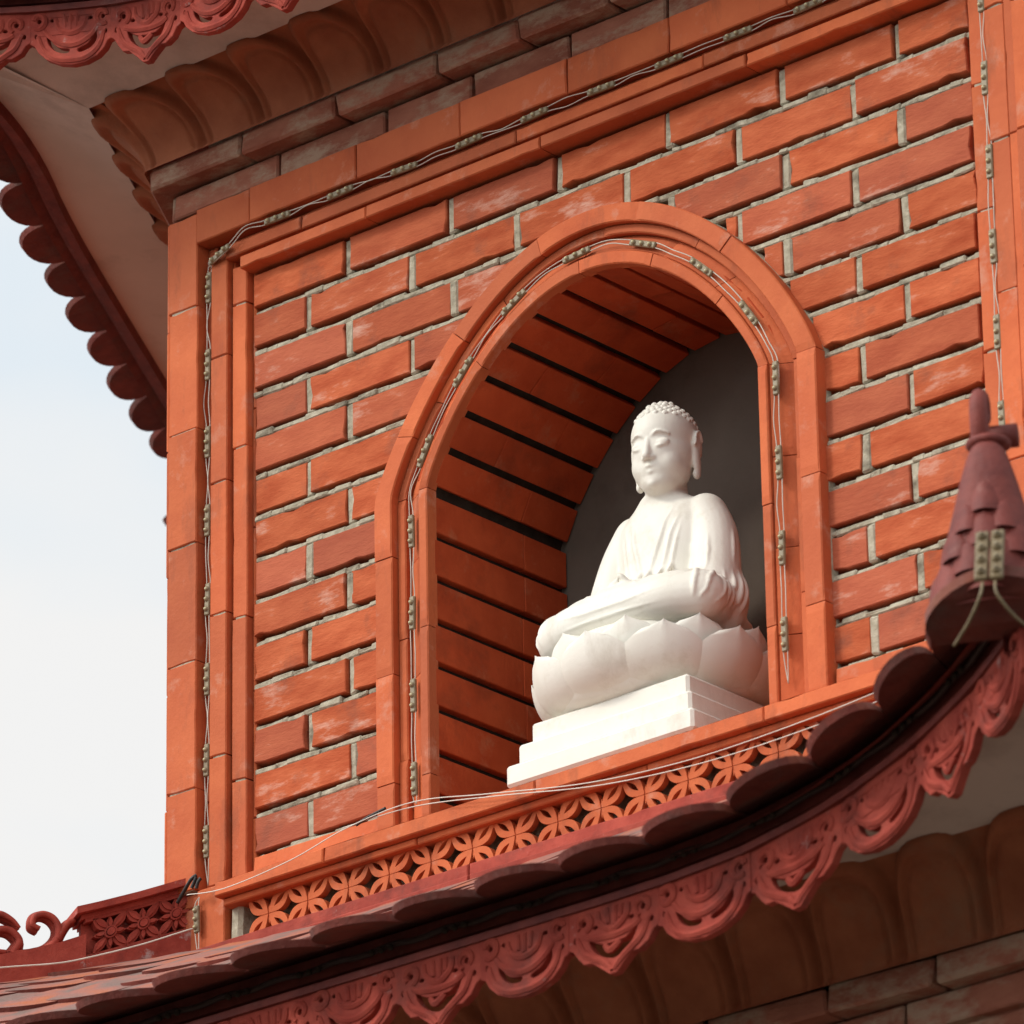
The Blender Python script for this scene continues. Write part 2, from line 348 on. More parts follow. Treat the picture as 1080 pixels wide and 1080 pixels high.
# uneven joints: mortar left nearly flush above each brick, raked back just under the next
for r in range(0, 15):
    z = ZJ0 - H*r
    u = PL
    while u < PR:
        du = random.uniform(0.015, 0.05)
        if not inside_arch(u+du/2, z-0.006, -0.015):
            hgt = random.uniform(0.0088, 0.0108) if random.random() < 0.9 else random.uniform(0.0105, 0.0145)
            mort.box((u+du/2, 0.0385+random.uniform(-.002, .003), z-0.0145+hgt/2), (du/2+.002, 0.018, hgt/2), 0.003, jit=0.0014)
        u += du
    off = (0.365 if r % 2 == 0 else 0.277)
    for k in range(-2, 7):
        u = off+k*BL
        if PL+0.01 < u < PR-0.01 and not inside_arch(u, z+H/2, 0.0) and z+H < PT+0.05:
            mort.box((u+random.uniform(-.001, .001), 0.0375+random.uniform(-.002, .003), z+H/2-0.009), (0.0085, 0.018, H/2-0.0055), 0.003, jit=0.0012)
for a_, b_, z0, z1 in FILL: mort.box(((a_+b_)/2, 0.040, (z0+z1)/2), ((b_-a_)/2, 0.018, (z1-z0)/2), 0.003, jit=0.001)
part(mort, 'mortar_bed', 'mortar', panel)

# --- frame of the panel: plate, two steps, built tile by tile
def vstrip(mb, u0, u1, z0, z1, yf, lo, hi, back=0.04):
    z = z0 - random.uniform(0, lo)*0.6
    while z < z1:
        ln = random.uniform(lo, hi); a, b = max(z, z0), min(z+ln, z1)
        if b-a > 0.01:
            y = yf + random.uniform(-.0012, .0012); du = random.uniform(-.0008, .0008)
            mb.block(u0+du, u1+du, a+0.0006, b-0.0006, y, back, 0.0018, 0.0012 if u1-u0 > 0.01 else 0.0003, 0.012)
        z += ln
def hstrip(mb, u0, u1, z0, z1, yf, lo, hi, back=0.04):
    u = u0 - random.uniform(0, lo)*0.6
    while u < u1:
        ln = random.uniform(lo, hi); a, b = max(u, u0), min(u+ln, u1)
        if b-a > 0.01:
            y = yf + random.uniform(-.0012, .0012)
            mb.block(a+0.0006, b-0.0006, z0, z1, y, back, min(0.0018, (z1-z0)*0.2), 0.0012 if z1-z0 > 0.015 else 0.0003, 0.012)
        u += ln
for side in (0, 1):
    jm = MB(); pil = MB(); fu = (lambda a, b: (a, b)) if side == 0 else (lambda a, b: (SIDE-b, SIDE-a))
    vstrip(pil, *fu(-0.004, 0.060), -0.03, 1.143, -0.012, 0.19, 0.23)
    vstrip(pil, *fu(0.0605, 0.0795), -0.16, 1.084, 0.013 if side == 0 else -0.004, 0.4, 0.6)
    vstrip(pil, *fu(0.080, 0.117), -0.03, 1.06, -0.001, 0.2, 0.27)
    vstrip(pil, *fu(0.1175, 0.1205), -0.16, 1.05, 0.014, 0.5, 0.7)
    vstrip(pil, *fu(0.121, 0.153), -0.034, 1.03, 0.007, 0.2, 0.3)
    vstrip(pil, *fu(0.1535, 0.160), -0.034, 1.015, 0.020, 0.2, 0.3)
    vstrip(pil, *fu(0.060, 0.119), -0.162, -0.031, -0.006, 0.2, 0.3)
    vstrip(pil, *fu(-0.004, 0.058), -0.20, -0.031, 0.0, 0.2, 0.3)
    for (a, b, z0, z1, y) in ((-0.003, 0.059, -0.03, 1.142, -0.0095), (0.081, 0.116, -0.03, 1.055, 0.0015), (0.122, 0.152, -0.03, 1.025, 0.0095)):
        a, b = fu(a, b); jm.box(((a+b)/2, y+0.012, (z0+z1)/2), ((b-a)/2-0.004, 0.012, (z1-z0)/2), 0.001)
    po = part(pil, 'corner_pilaster', 'terracotta', face=True)
    pm = MB(); a, b = fu(0.1215, 0.150)
    pm.box(((a+b)/2, 0.02, -0.10), ((b-a)/2, 0.02, 0.055), 0.006, jit=0.003); part(pm, 'mortar_patch', 'mortar', po); part(jm, 'mortar_joints', 'mortar', po)
head = MB()
hstrip(head, 0.0605, SIDE-0.0605, 1.085, 1.146, -0.018, 0.20, 0.24)
hstrip(head, 0.080, SIDE-0.080, 1.066, 1.0845, 0.018, 0.5, 0.7)
hstrip(head, 0.1175, SIDE-0.1175, 1.043, 1.0655, -0.006, 0.3, 0.5)
hstrip(head, 0.1215, SIDE-0.1215, 1.0345, 1.0425, 0.026, 0.3, 0.5)
hstrip(head, 0.1535, SIDE-0.1535, 1.013, 1.034, -0.012, 0.3, 0.45)
part(head, 'frame_head', 'terracotta', face=True)

# --- arch surround: three stepped bands
def band(mb, a0, b0, a1, b1, yf, zb, lo, hi, back=0.05, yi=None):
    """between outer (a0,b0) and inner (a1,b1), split into tiles"""
    N = 240; out_, inn = [], []
    for i in range(N+1):
        s_ = i/N
        if s_ < 0.3: z = zb+(ZS-zb)*s_/0.3; out_.append((AC-a0, z)); inn.append((AC-a1, z))
        elif s_ > 0.7: z = ZS-(ZS-zb)*(s_-0.7)/0.3; out_.append((AC+a0, z)); inn.append((AC+a1, z))
        else:
            k = (s_-0.3)/0.4; out_.append(arch_pt(k, a0, b0)); inn.append(arch_pt(k, a1, b1))
    mid = [((p[0]+q[0])/2, (p[1]+q[1])/2) for p, q in zip(out_, inn)]
    L_ = [0]
    for i in range(N): L_.append(L_[-1] + math.dist(mid[i], mid[i+1]))
    cuts = [0]; t = random.uniform(lo*0.4, lo)
    js = [0.3, 0.7]
    jl = [L_[72], L_[168]]
    while t < L_[-1]-0.03:
        for q in jl:
            if abs(t-q) < lo*0.5: t = q
        if t - cuts[-1] > 0.03: cuts.append(t)
        t += random.uniform(lo, hi)
    cuts.append(L_[-1])
    fu = lambda arr, d: np.array([np.interp(d, L_, [p[0] for p in arr]), np.interp(d, L_, [p[1] for p in arr])])
    for c0, c1 in zip(cuts[:-1], cuts[1:]):
        c0 += 0.0007; c1 -= 0.0007; n = max(2, int((c1-c0)/0.012)); y = yf + random.uniform(-.0012, .0012); P = []; ch = 0.002
        for i in range(n+1):
            d = c0+(c1-c0)*i/n; o_, q_ = fu(out_, d), fu(inn, d); dv = (q_-o_)/np.linalg.norm(q_-o_)
            yy = y + (0.0015 if i in (0, n) else 0)
            a_, b_ = o_+dv*ch, q_-dv*ch
            dy_ = 0 if yi is None else yi-yf
            P.append([(o_[0], back, o_[1]), (o_[0], y+ch, o_[1]), (a_[0], yy, a_[1]), (b_[0], yy+dy_, b_[1]), (q_[0], y+ch+dy_, q_[1]), (q_[0], back, q_[1])])
        r_ = random.random(); mb.grid(P, r_, smooth=False)
        for row in (P[0], P[-1]): mb.add(row, [tuple(range(6))], r_)
sur = MB()
band(sur, A_OUT, B_OUT, A_OUT-0.036, B_OUT-0.031, -0.003, -0.036, 0.17, 0.23)
band(sur, A_OUT-0.0365, B_OUT-0.0315, A_OUT-0.0535, B_OUT-0.0465, 0.011, -0.036, 0.16, 0.24)
band(sur, A_OUT-0.054, B_OUT-0.047, A_OUT-0.092, B_OUT-0.079, 0.022, -0.036, 0.12, 0.20, yi=0.003)
band(sur, A_OUT-0.0925, B_OUT-0.0795, A_IN, B_IN, -0.003, -0.036, 0.15, 0.25, back=0.02)
so = part(sur, 'arch_surround', 'terracotta', face=True)
fil = MB()     # pale mortar fillet round the outside of the surround
P = [[(u, 0.030, z), (AC+(u-AC)*0.988, 0.004, ZS+(z-ZS)*(0.988 if z > ZS else 1))] for u, z in arch_path(A_OUT+0.002, B_OUT+0.002, -0.003, 60, 12)]
fil.grid([[(a[0]+random.uniform(-.0012, .0012), a[1], a[2]) , b] for a, b in P], 0.5); part(fil, 'mortar_fillet', 'mortar', so)

# --- niche lining: courses of tile-brick running into the wall, deep dark joints, grey back wall
ND = 0.318; NY0 = 0.014; ZF = -0.030
lin = MB(); path = arch_path(A_IN, B_IN, ZF, 60, 30)
LL = [0]
for i in range(len(path)-1): LL.append(LL[-1]+math.dist(path[i], path[i+1]))
pu = lambda d: np.array([np.interp(d, LL, [p[0] for p in path]), np.interp(d, LL, [p[1] for p in path])])
n_ = 0; spr = ZS-ZF
def course(d0, d1):
    global n_
    p0, p1 = pu(d0), pu(d1); pm_ = pu((d0+d1)/2); t = (p1-p0); ln = np.linalg.norm(t); t = t/ln; nr = np.array([t[1], -t[0]])  # inward
    cut = (0.36 if n_ % 2 else 0.66)*ND + random.uniform(-.01, .01); n_ += 1
    c = (p0+p1)/2
    for a, b in ((0, cut), (cut, ND)):
        off = random.uniform(-.0006, .0006)
        cc = Vector((c[0]-nr[0]*(0.02+off), NY0+(a+b)/2, c[1]-nr[1]*(0.02+off)))
        lin.box(cc, (ln/2, (b-a)/2-0.0004, 0.02), 0.0012, axes=(Vector((t[0], 0, t[1])), Vector((0, 1, 0)), Vector((nr[0], 0, nr[1]))), jit=0.0004)
d = ZS - ZF - 0.008
z = ZJ0 - H*7 - ZF + 0.001      # course joints of the jambs line up with the wall
zs = []
while z > -H: zs.append(z); z -= H
for z in zs:
    a, b = max(0.0, z-0.0), min(z+H-0.0125, spr-0.001)
    if b-a > 0.01: course(a, b); course(LL[-1]-b, LL[-1]-a)
va, vb = min(max(zs)+H, spr+0.006), LL[-1]-min(max(zs)+H, spr+0.006); nv = round((vb-va)/0.0635); st = (vb-va)/nv
for i in range(nv): course(va+st*i+0.0055, va+st*i+st-0.0055)
lo_ = part(lin, 'niche_lining', 'lining', face=True)
bk = MB(); P = []
for u, z in arch_path(A_IN+0.014, B_IN+0.014, ZF, 40, 8): P.append([(u, NY0+0.003, z), (u, NY0+ND+0.03, z)])
bk.grid(P, 0.4); part(bk, 'lining_joints', 'gap_shade_and_led', lo_)  # shell behind mortarless gaps, coloured near-black to imitate their shade
bw = MB(); V, F = filled(arch_path(A_IN+0.03, B_IN+0.03, -0.06, 40, 4), (), 0.01, 0)
bw.add([(x, NY0+ND+0.012 - z, y) for x, y, z in V], F); part(bw, 'niche_back_wall', 'grey_plaster', face=True)
nf = MB(); nf.box((AC, 0.168, -0.046), (A_IN+0.02, 0.168, 0.0155), 0.001); part(nf, 'niche_floor', 'terracotta', face=True)

# --- sill, lattice band, base moulding
sill = MB()
hstrip(sill, 0.122, SIDE-0.122, -0.0645, -0.041, -0.034, 0.34, 0.46, back=0.03)
hstrip(sill, 0.126, SIDE-0.126, -0.0765, -0.065, -0.018, 0.4, 0.6, back=0.03)
hstrip(sill, 0.162, AC-A_OUT-0.004, -0.034, 0.002, 0.010, 0.2, 0.4, back=0.03)
hstrip(sill, AC+A_OUT+0.004, SIDE-0.162, -0.034, 0.002, 0.010, 0.2, 0.4, back=0.03)
sill.grid([[(u, -0.030, -0.0405+random.uniform(0, .001)), (u, -0.016, -0.037+random.uniform(-.002, .002)), (u, 0.004, -0.030), (u, 0.03, -0.0295)] for u in np.linspace(0.13, SIDE-0.13, 60)], 0.9)
part(sill, 'sill', 'terracotta', face=True)
lat = MB(); U = 0.0845; zc = -0.1045; hh = 0.0335
def leaf(cx, cy, ang, ln, wd, n=10):
    pts = []
    for i in range(n): t = i/n; pts.append((ln*(t-0.5), wd*math.sin(math.pi*t)))
    for i in range(n): t = 1-i/n; pts.append((ln*(t-0.5), -wd*math.sin(math.pi*t)))
    c, s_ = math.cos(ang), math.sin(ang)
    return [(cx+x*c-y*s_, cy+x*s_+y*c) for x, y in pts]
nu = int((SIDE-0.30)/U); u0 = CX - nu*U/2
fn = lambda x, y, d: (x, d, y)
for i in range(nu):
    cx = u0 + U*(i+0.5); yo = random.uniform(-.001, .001)
    for sx in (-1, 1):
        for sy in (-1, 1):
            dx, dy = sx*U/2, sy*hh; an = math.atan2(dy, dx); ln = math.hypot(dx, dy)
            lat.ring(leaf(cx+dx*0.53, zc+dy*0.53, an, ln*1.02, 0.0150), leaf(cx+dx*0.56, zc+dy*0.56, an, ln*0.56, 0.0040), fn, 0.008, -0.004+yo, 0.5)
    for a_ in range(4):
        an = a_*math.pi/2
        lat.prism([(cx+math.cos(an-0.35)*0.006, zc+math.sin(an-0.35)*0.006), (cx+math.cos(an)*(0.019 if a_ % 2 == 0 else 0.016), zc+math.sin(an)*(0.019 if a_ % 2 == 0 else 0.016)), (cx+math.cos(an+0.35)*0.006, zc+math.sin(an+0.35)*0.006), (cx, zc)], fn, 0.008, -0.002+yo, 0.5)
    for s_ in (-1, 1):     # small teeth half way between the flowers
        lat.prism([(cx+U/2-0.009, zc+s_*hh), (cx+U/2+0.009, zc+s_*hh), (cx+U/2, zc+s_*(hh-0.011))], fn, 0.008, -0.003+yo, 0.5)
lat.box((CX, 0.005, zc+hh+0.0008), (nu*U/2, 0.010, 0.002), 0.0005); lat.box((CX, 0.005, zc-hh-0.001), (nu*U/2, 0.010, 0.003), 0.0005)
lo2 = part(lat, 'lattice_band', 'terracotta', face=True)
lb = MB(); lb.box((CX, 0.100, zc), (nu*U/2+0.03, 0.012, 0.05), 0.001); part(lb, 'lattice_recess', 'gap_shade_and_led', lo2)  # board behind the openwork, its dark colour stands in for shade inside
base = MB()
hstrip(base, 0.02, SIDE-0.02, -0.163, -0.139, -0.030, 0.5, 0.8, back=0.02)
hstrip(base, 0.0, SIDE, -0.20, -0.1635, -0.046, 0.5, 0.8, back=0.02)
part(base, 'base_moulding', 'red_paint', face=True)

# --- cornices: brick courses and lotus moulding, for this storey (dz=0) and the one below
def hexband(mb, yo, z0, z1, lo, hi, faces, depth=0.2, ch=0.003, jit=0.0015, gap=0.006):
    for k in faces:
        half = (AP+yo)/math.sqrt(3)
        Rm = Matrix.Translation((CX, AP, 0)) @ Matrix.Rotation(k*math.pi/3, 4, 'Z') @ Matrix.Translation((-CX, -AP, 0))
        ax = [Rm.to_3x3() @ Vector(q) for q in ((1, 0, 0), (0, 1, 0), (0, 0, 1))]
        u = CX-half+0.002
        while u < CX+half:
            ln = random.uniform(lo, hi); b = min(u+ln, CX+half-0.002)
            if CX+half - b < 0.06: b = CX+half-0.002
            c = Rm @ Vector(((u+b)/2, -yo+depth/2+random.uniform(-.0015, .0015), (z0+z1)/2))
            mb.box(c, ((b-u)/2-gap/2, depth/2, (z1-z0)/2), ch, axes=ax, jit=jit)
            u = b
            if b >= CX+half-0.01: break
def hexsolid(mb, yo, z0, z1):
    V = []
    for z in (z0, z1):
        for k in range(6):
            a = math.pi/6 + k*math.pi/3 + math.pi/6; r_ = (AP+yo)/HQ
            V.append((CX+r_*math.cos(a), AP+r_*math.sin(a), z))
    F = [tuple(range(6)), tuple(range(6, 12))] + [(i, (i+1) % 6, 6+(i+1) % 6, 6+i) for i in range(6)]
    mb.add(V, F)
FACES = (-1, 0, 1)
def lotus(mb, yo0, z0, yo1, z1, faces=FACES):
    """row of raised petals on a flaring moulding"""
    for k in faces:
        Rm = Matrix.Translation((CX, AP, 0)) @ Matrix.Rotation(k*math.pi/3, 4, 'Z') @ Matrix.Translation((-CX, -AP, 0))
        half0 = (AP+yo0)/math.sqrt(3); npet = 14; nx = 40; ny = 30; P = []
        for i in range(npet*nx+1):
            s_ = i/(npet*nx)*2-1; x = ((i/nx) % 1.0)-0.5; row = []
            if i == npet*nx: x = 0.5
            for j in range(ny+1):
                v = j/ny
                yo = yo0 + (yo1-yo0)*(0.18*v+0.82*v**2.0); z = z0 + (z1-z0)*(1-(1-v)**1.5)
                Q = (abs(x)/0.46)**2.6 + (max(0, v-0.25)/0.70)**2.6
                if Q < 1: dsp = 0.010*(1-Q)**0.5 + 0.006*math.exp(-((Q-0.72)/0.13)**2) - 0.006*math.exp(-((Q-0.50)/0.09)**2)
                else: dsp = -min(1, (Q-1)*6)*(0.007+0.016*v*v)
                if v < 0.03: dsp = 0.012
                hx = (AP+yo+0.0)/math.sqrt(3)*s_
                row.append(Rm @ Vector((CX+hx, -yo-dsp*0.75, z-dsp*0.55)))
            P.append(row)
        mb.grid(P, 0.5)
def cornice(dy, dz, up=0.0, fl=0.0):
    a = MB(); hexband(a, 0.006+dy, 1.150+dz, 1.194+dz, 0.18, 0.24, FACES); hexband(a, 0.040+dy, 1.197+dz, 1.238+dz, 0.17, 0.23, FACES, ch=0.004, jit=0.003)
    hexsolid(a, -0.012+dy, 1.12+dz, 1.24+dz)
    c = part(a, 'brick_cornice', 'old_brick')
    b = MB(); lotus(b, 0.040+dy, 1.239+dz, 0.150+dy+fl, 1.338+dz+up); part(b, 'lotus_moulding', 'lotus')
cornice(0, 0); 
cornice(0.2, -1.818, 0.016, 0.030)

# ------------------------------------------------------------------ curved roofs
LIFT_D = [0.0, 0.45, 0.58, 0.71, 0.83, 0.95, 1.08, 1.30, 1.6]      # measured on the lower eave
LIFT_Z = [0.0, 0.0, 0.002, 0.010, 0.030, 0.054, 0.078, 0.112, 0.16]
def fill_motifs():
    # --- carved eave fringe: two alternating motifs, each 0.15 wide, y from 0 down
    W = 0.0752
    A_out = [(-W, 0.004), (W, 0.004), (W, -0.052), (0.068, -0.055), (0.061, -0.067), (0.047, -0.079), (0.024, -0.088), (0, -0.091), (-0.024, -0.088), (-0.047, -0.079), (-0.061, -0.067), (-0.068, -0.055), (-W, -0.052)]
    dot = lambda x, y, r_, sx=1.0: [(x+r_*sx*math.cos(2*math.pi*k/10), y+r_*math.sin(2*math.pi*k/10)) for k in range(10)]
    A_h = [smooth_path([(-0.046, -0.040), (-0.026, -0.059), (-0.004, -0.064), (-0.008, -0.073), (-0.030, -0.069), (-0.045, -0.054)], 4, True),
           smooth_path([(0.046, -0.038), (0.049, -0.052), (0.036, -0.067), (0.014, -0.073), (0.010, -0.065), (0.030, -0.056)], 4, True),
           dot(-0.060, -0.014, 0.0055), dot(0.060, -0.014, 0.0055), dot(-0.066, -0.040, 0.0055, 0.7), dot(0.066, -0.040, 0.0055, 0.7), dot(-0.036, -0.014, 0.0045, 1.3), dot(0.036, -0.014, 0.0045, 1.3)]
    B_out = [(-W, 0.004), (W, 0.004), (W, -0.052), (0.066, -0.057), (0.057, -0.071), (0.042, -0.080), (0.030, -0.080), (0.016, -0.092), (0.004, -0.104), (-0.006, -0.104), (-0.018, -0.094), (-0.036, -0.080), (-0.049, -0.079), (-0.058, -0.069), (-0.067, -0.056), (-W, -0.052)]
    B_h = [smooth_path([(-0.042, -0.046), (-0.020, -0.056), (0.0, -0.058), (0.020, -0.056), (0.042, -0.044), (0.032, -0.066), (0.008, -0.083), (-0.012, -0.081), (-0.034, -0.066)], 3, True),
           dot(-0.050, -0.020, 0.0060), dot(0.050, -0.020, 0.0060), dot(-0.064, -0.042, 0.0060, 0.8), dot(0.064, -0.042, 0.0060, 0.8), dot(-0.030, -0.030, 0.0045, 1.4), dot(0.030, -0.030, 0.0045, 1.4)]
    spiral = lambda cx, cy, r0, r1, a0, a1, n=16: [(cx+(r0+(r1-r0)*i/n)*math.cos(a0+(a1-a0)*i/n), cy+(r0+(r1-r0)*i/n)*math.sin(a0+(a1-a0)*i/n)) for i in range(n+1)]
    A_r = [smooth_path([(-0.062, -0.040), (-0.052, -0.064), (-0.030, -0.080), (0, -0.084), (0.030, -0.080), (0.052, -0.064), (0.062, -0.040)], 5),
           smooth_path([(-0.050, -0.030), (-0.040, -0.042), (-0.020, -0.054), (0, -0.058), (0.020, -0.054), (0.040, -0.042), (0.050, -0.030)], 5),
           smooth_path([(-0.030, -0.012), (-0.022, -0.030), (0, -0.038), (0.022, -0.030), (0.030, -0.012)], 5),
           [(-0.012, -0.006), (-0.010, -0.028)], [(0.0, -0.006), (0.0, -0.032)], [(0.012, -0.006), (0.010, -0.028)],
           spiral(-0.060, -0.014, 0.014, 0.009, -2.2, 3.0), spiral(0.060, -0.014, 0.014, 0.009, 5.3, 0.1)]
    B_r = [smooth_path([(-0.060, -0.040), (-0.050, -0.062), (-0.034, -0.074), (-0.014, -0.086), (-0.002, -0.100)], 5),
           smooth_path([(0.060, -0.038), (0.048, -0.062), (0.032, -0.074), (0.014, -0.086), (0.000, -0.100)], 5),
           smooth_path([(-0.046, -0.040), (-0.030, -0.046), (0, -0.049), (0.030, -0.046), (0.046, -0.038)], 5),
           smooth_path([(-0.026, -0.008), (-0.022, -0.026), (0, -0.040), (0.022, -0.026), (0.026, -0.008)], 5),
           [(-0.010, -0.006), (-0.008, -0.030)], [(0.004, -0.006), (0.003, -0.034)], [(0.014, -0.006), (0.012, -0.026)],
           spiral(-0.050, -0.020, 0.014, 0.009, -1.2, 4.0), spiral(0.050, -0.020, 0.014, 0.009, 4.3, -0.9), smooth_path([(-0.014, -0.060), (-0.006, -0.070), (0.004, -0.066), (0.012, -0.060)], 4)]
    res = []
    for o_, h_, r_ in ((A_out, A_h, A_r), (B_out, B_h, B_r)):
        V, F = filled(o_, h_, 0.0055, 0.0016)
        m = MB(); m.add(V, F)
        for pl in r_:
            n = len(pl); rad = [0.0056*(0.7+0.3*math.sin(math.pi*i/max(1, n-1))) for i in range(n)]
            m.tube([(x, y, 0.0065) for x, y in pl], rad, 6)
        res.append((np.array(m.v), m.f))
    return res
MOTIFS = fill_motifs()

class Roof:
    def __init__(s, e, dend, yend, ze, yin, zin, shift=0.0):
        s.e, s.dend, s.yend, s.ze, s.yin, s.zin, s.shift = e, dend, yend, ze, yin, zin, shift
        xs = np.linspace(CX-dend, CX+dend, 1200); pts = np.array([s.eave(x) for x in xs])
        d = np.r_[0, np.cumsum(np.linalg.norm(np.diff(pts, axis=0), axis=1))]; mid = np.interp(CX, xs, d)
        s.xs, s.ds, s.L = xs, d-mid, d[-1]/2
    def eave(s, X, out=0.0, dz=0.0):
        d = abs(X-CX); w_ = max(0, (d-(s.dend-0.515))/0.515)
        y = -(s.e + (s.yend-s.e)*w_**2) - out
        return np.array([X, y, s.ze + np.interp(d + (1.295-s.dend), LIFT_D, LIFT_Z) + dz])
    def at(s, a):          # arc length from the middle -> X
        return float(np.interp(a, s.ds, s.xs))
    def frame(s, a):
        ov = a - max(-s.L+0.012, min(s.L-0.012, a)); a -= ov
        X = s.at(a); p = s.eave(X); q0, q1 = s.eave(s.at(a-0.01)), s.eave(s.at(a+0.01)); t = q1-q0; t /= np.linalg.norm(t)
        th = np.array([t[0], t[1], 0]); th /= np.linalg.norm(th); n = np.array([th[1], -th[0], 0])   # outward
        return p+t*ov, t, n
    def surf(s, a, r):     # r 0 at wall, 1 at eave line
        p = s.eave(s.at(a)); k = a/s.L
        half = (AP-s.yin)/math.sqrt(3); q = np.array([CX+half*k, s.yin, s.zin + 0.035*abs(k)**3])
        z = q[2] + (p[2]-q[2])*(1.12*r - 0.12*r*r) - 0.0*r
        return np.array([q[0]+(p[0]-q[0])*r, q[1]+(p[1]-q[1])*r, z])
RX = lambda k: Matrix.Translation((CX, AP, 0)) @ Matrix.Rotation(k*math.pi/3, 4, 'Z') @ Matrix.Translation((-CX, -AP, 0))
TP = 0.147

def build_roof(rf, name, faces, soffit_in, rows=8, phase=0, bare=(), tl=1.12):
    root = None
    deck = MB(); tiles = MB(); fascia = MB(); fringe = MB(); sof = MB(); rope = MB(); dots = MB()
    for k in faces:
        Rm = RX(k); T = lambda p: Rm @ Vector(p)
        # deck under the tiles
        na = 40
        P = [[T(rf.surf(rf.L*(2*i/na-1), j/8) + np.array((0, 0, -0.016))) for j in range(9)] for i in range(na+1)]
        deck.grid(P, 0.5)
        # fascia board: two stepped strips and a groove
        for (o0, o1, z0, z1) in ((-0.062, -0.040, -0.015, 0.018), (-0.062, -0.048, -0.024, -0.0155), (-0.062, -0.030, -0.035, -0.0245), (-0.062, -0.048, -0.058, -0.0355)):
            P = []
            for i in range(61):
                a = rf.L*(2*i/60-1); p, t, n = rf.frame(a)
                P.append([T(p+n*o+np.array((0, 0, z))) for o, z in ((o0, z0), (o0, z1), (o1, z1), (o1, z0), (o0, z0))])
            fascia.grid(P, random.random(), smooth=False)
        # carved fringe
        nm = int(rf.L*2/0.15); st = rf.L*2/nm
        for i in range(nm if k not in bare else 0):
            jx, jy, jz, js = random.uniform(-.10, .10), random.uniform(.95, 1.06), random.uniform(-.003, .003), random.uniform(.97, 1.02)
            V, F = MOTIFS[(i+phase) % 2]; a0 = -rf.L + st*(i+0.5) + 0.012; W_ = []
            sc = st/0.15
            for x, y, zz in V:
                x = (x + jx*0.25*y)*js; y = y*jy; p, t, n = rf.frame(a0+x*sc); W_.append(T(p + n*(-0.044+zz+jz) + np.array((0, 0, -0.035+y*1.0))))
            fringe.add(W_, F, random.random())
        # soffit
        P = []
        for i in range(41):
            a = rf.L*(2*i/40-1); p, t, n = rf.frame(a); hw = (AP+soffit_in[0])/math.sqrt(3); row = []
            q = np.array([CX+hw*a/rf.L, -soffit_in[0], soffit_in[1]]); e_ = p+n*(-0.058)+np.array((0, 0, -0.033))
            for j in range(6): row.append(T(q+(e_-q)*j/5))
            P.append(row)
        sof.grid(P, 0.5)
        # fish-scale tiles, row by row
        slope = np.linalg.norm(rf.surf(0, 1)-rf.surf(0, 0))
        for r in range(rows):
            rr = 1 - r*0.066/slope
            if rr < 0.08: break
            nt_ = int(rf.L/TP)+2
            for i in range(-nt_, nt_+1):
                a = (i+(0.5 if r % 2 == 0 else 0.0))*TP
                if abs(a) > rf.L*(1 if r == 0 else 1): continue
                ac = a*(1-0.0*r)
                c = rf.surf(ac, rr) + np.array((0, 0, 0.014 if r else 0.0)); tx = rf.surf(ac+0.02, rr)-rf.surf(ac-0.02, rr); tx /= np.linalg.norm(tx)
                dn = rf.surf(ac, min(rr+0.02, 1.0))-rf.surf(ac, min(rr+0.02, 1.0)-0.04); dn /= np.linalg.norm(dn)
                nrm = np.cross(dn, tx); nrm /= np.linalg.norm(nrm)
                if nrm[2] < 0: nrm = -nrm
                shr = 1.0 if r == 0 else min(1.0, np.linalg.norm(rf.surf(a+TP/2, rr)-rf.surf(a-TP/2, rr))/TP+0.02)
                jr = random.uniform(-.004, .004)*(1 if r == 0 else 2.5); ja = random.uniform(-.03, .03)*(1 if r == 0 else 2); tw = random.uniform(-.02, .05) if r else 0.24; hw = TP/2*0.985*shr; th = 0.011; pts = []
                for q in range(13):
                    an = math.pi*q/12; pts.append((-hw*math.cos(an), hw*tl*math.sin(an)**0.75 - 0.004))
                pts = [(-hw, -0.10)] + pts + [(hw, -0.10)]
                ca, sa = math.cos(ja), math.sin(ja); up = 0.006 + random.uniform(-.002, .002)
                lift = lambda y: up*0.6 + max(0, y+0.06)*tw
                top = []; bot = []
                for x, y in pts:
                    x2, y2 = x*ca-y*sa, x*sa+y*ca+jr
                    b_ = c + tx*x2 + dn*y2
                    top.append(T(b_+nrm*(lift(y)+th*0.5-0.12*x*x/hw*0.3))); bot.append(T(b_+nrm*(lift(y)-th*0.5-0.12*x*x/hw*0.3)))
                n = len(pts); F = [tuple(range(n)), tuple(range(2*n-1, n-1, -1))] + [(q, (q+1) % n, n+(q+1) % n, n+q) for q in range(n)]
                tiles.add(top+bot, F, random.random())
    root = part(deck, name, 'tile')
    part(tiles, 'roof_tiles', 'tile', root); part(fascia, 'fascia_board', 'dark_paint', root)
    part(fringe, 'eave_fringe', 'red_paint', root); part(sof, 'soffit', 'soffit', root)
    return root
low = Roof(0.60, 1.295, 0.78, -0.482, -0.03, -0.185)
upp = Roof(0.335, 1.165, 0.50, 1.380, -0.02, 1.62)
r_low = build_roof(low, 'lower_roof', FACES, (0.345, -0.466), 9)
r_up = build_roof(upp, 'upper_roof', FACES, (0.13, 1.336), 4, bare=(-1,), tl=0.80)

# ------------------------------------------------------------------ tower shafts above and below
sh = MB(); hexsolid(sh, 0.18, ZG, -0.60); part(sh, 'lower_storey_wall', 'old_brick')
sh = MB(); hexsolid(sh, -0.10, 1.5, 3.2); part(sh, 'upper_storey_wall', 'brick')

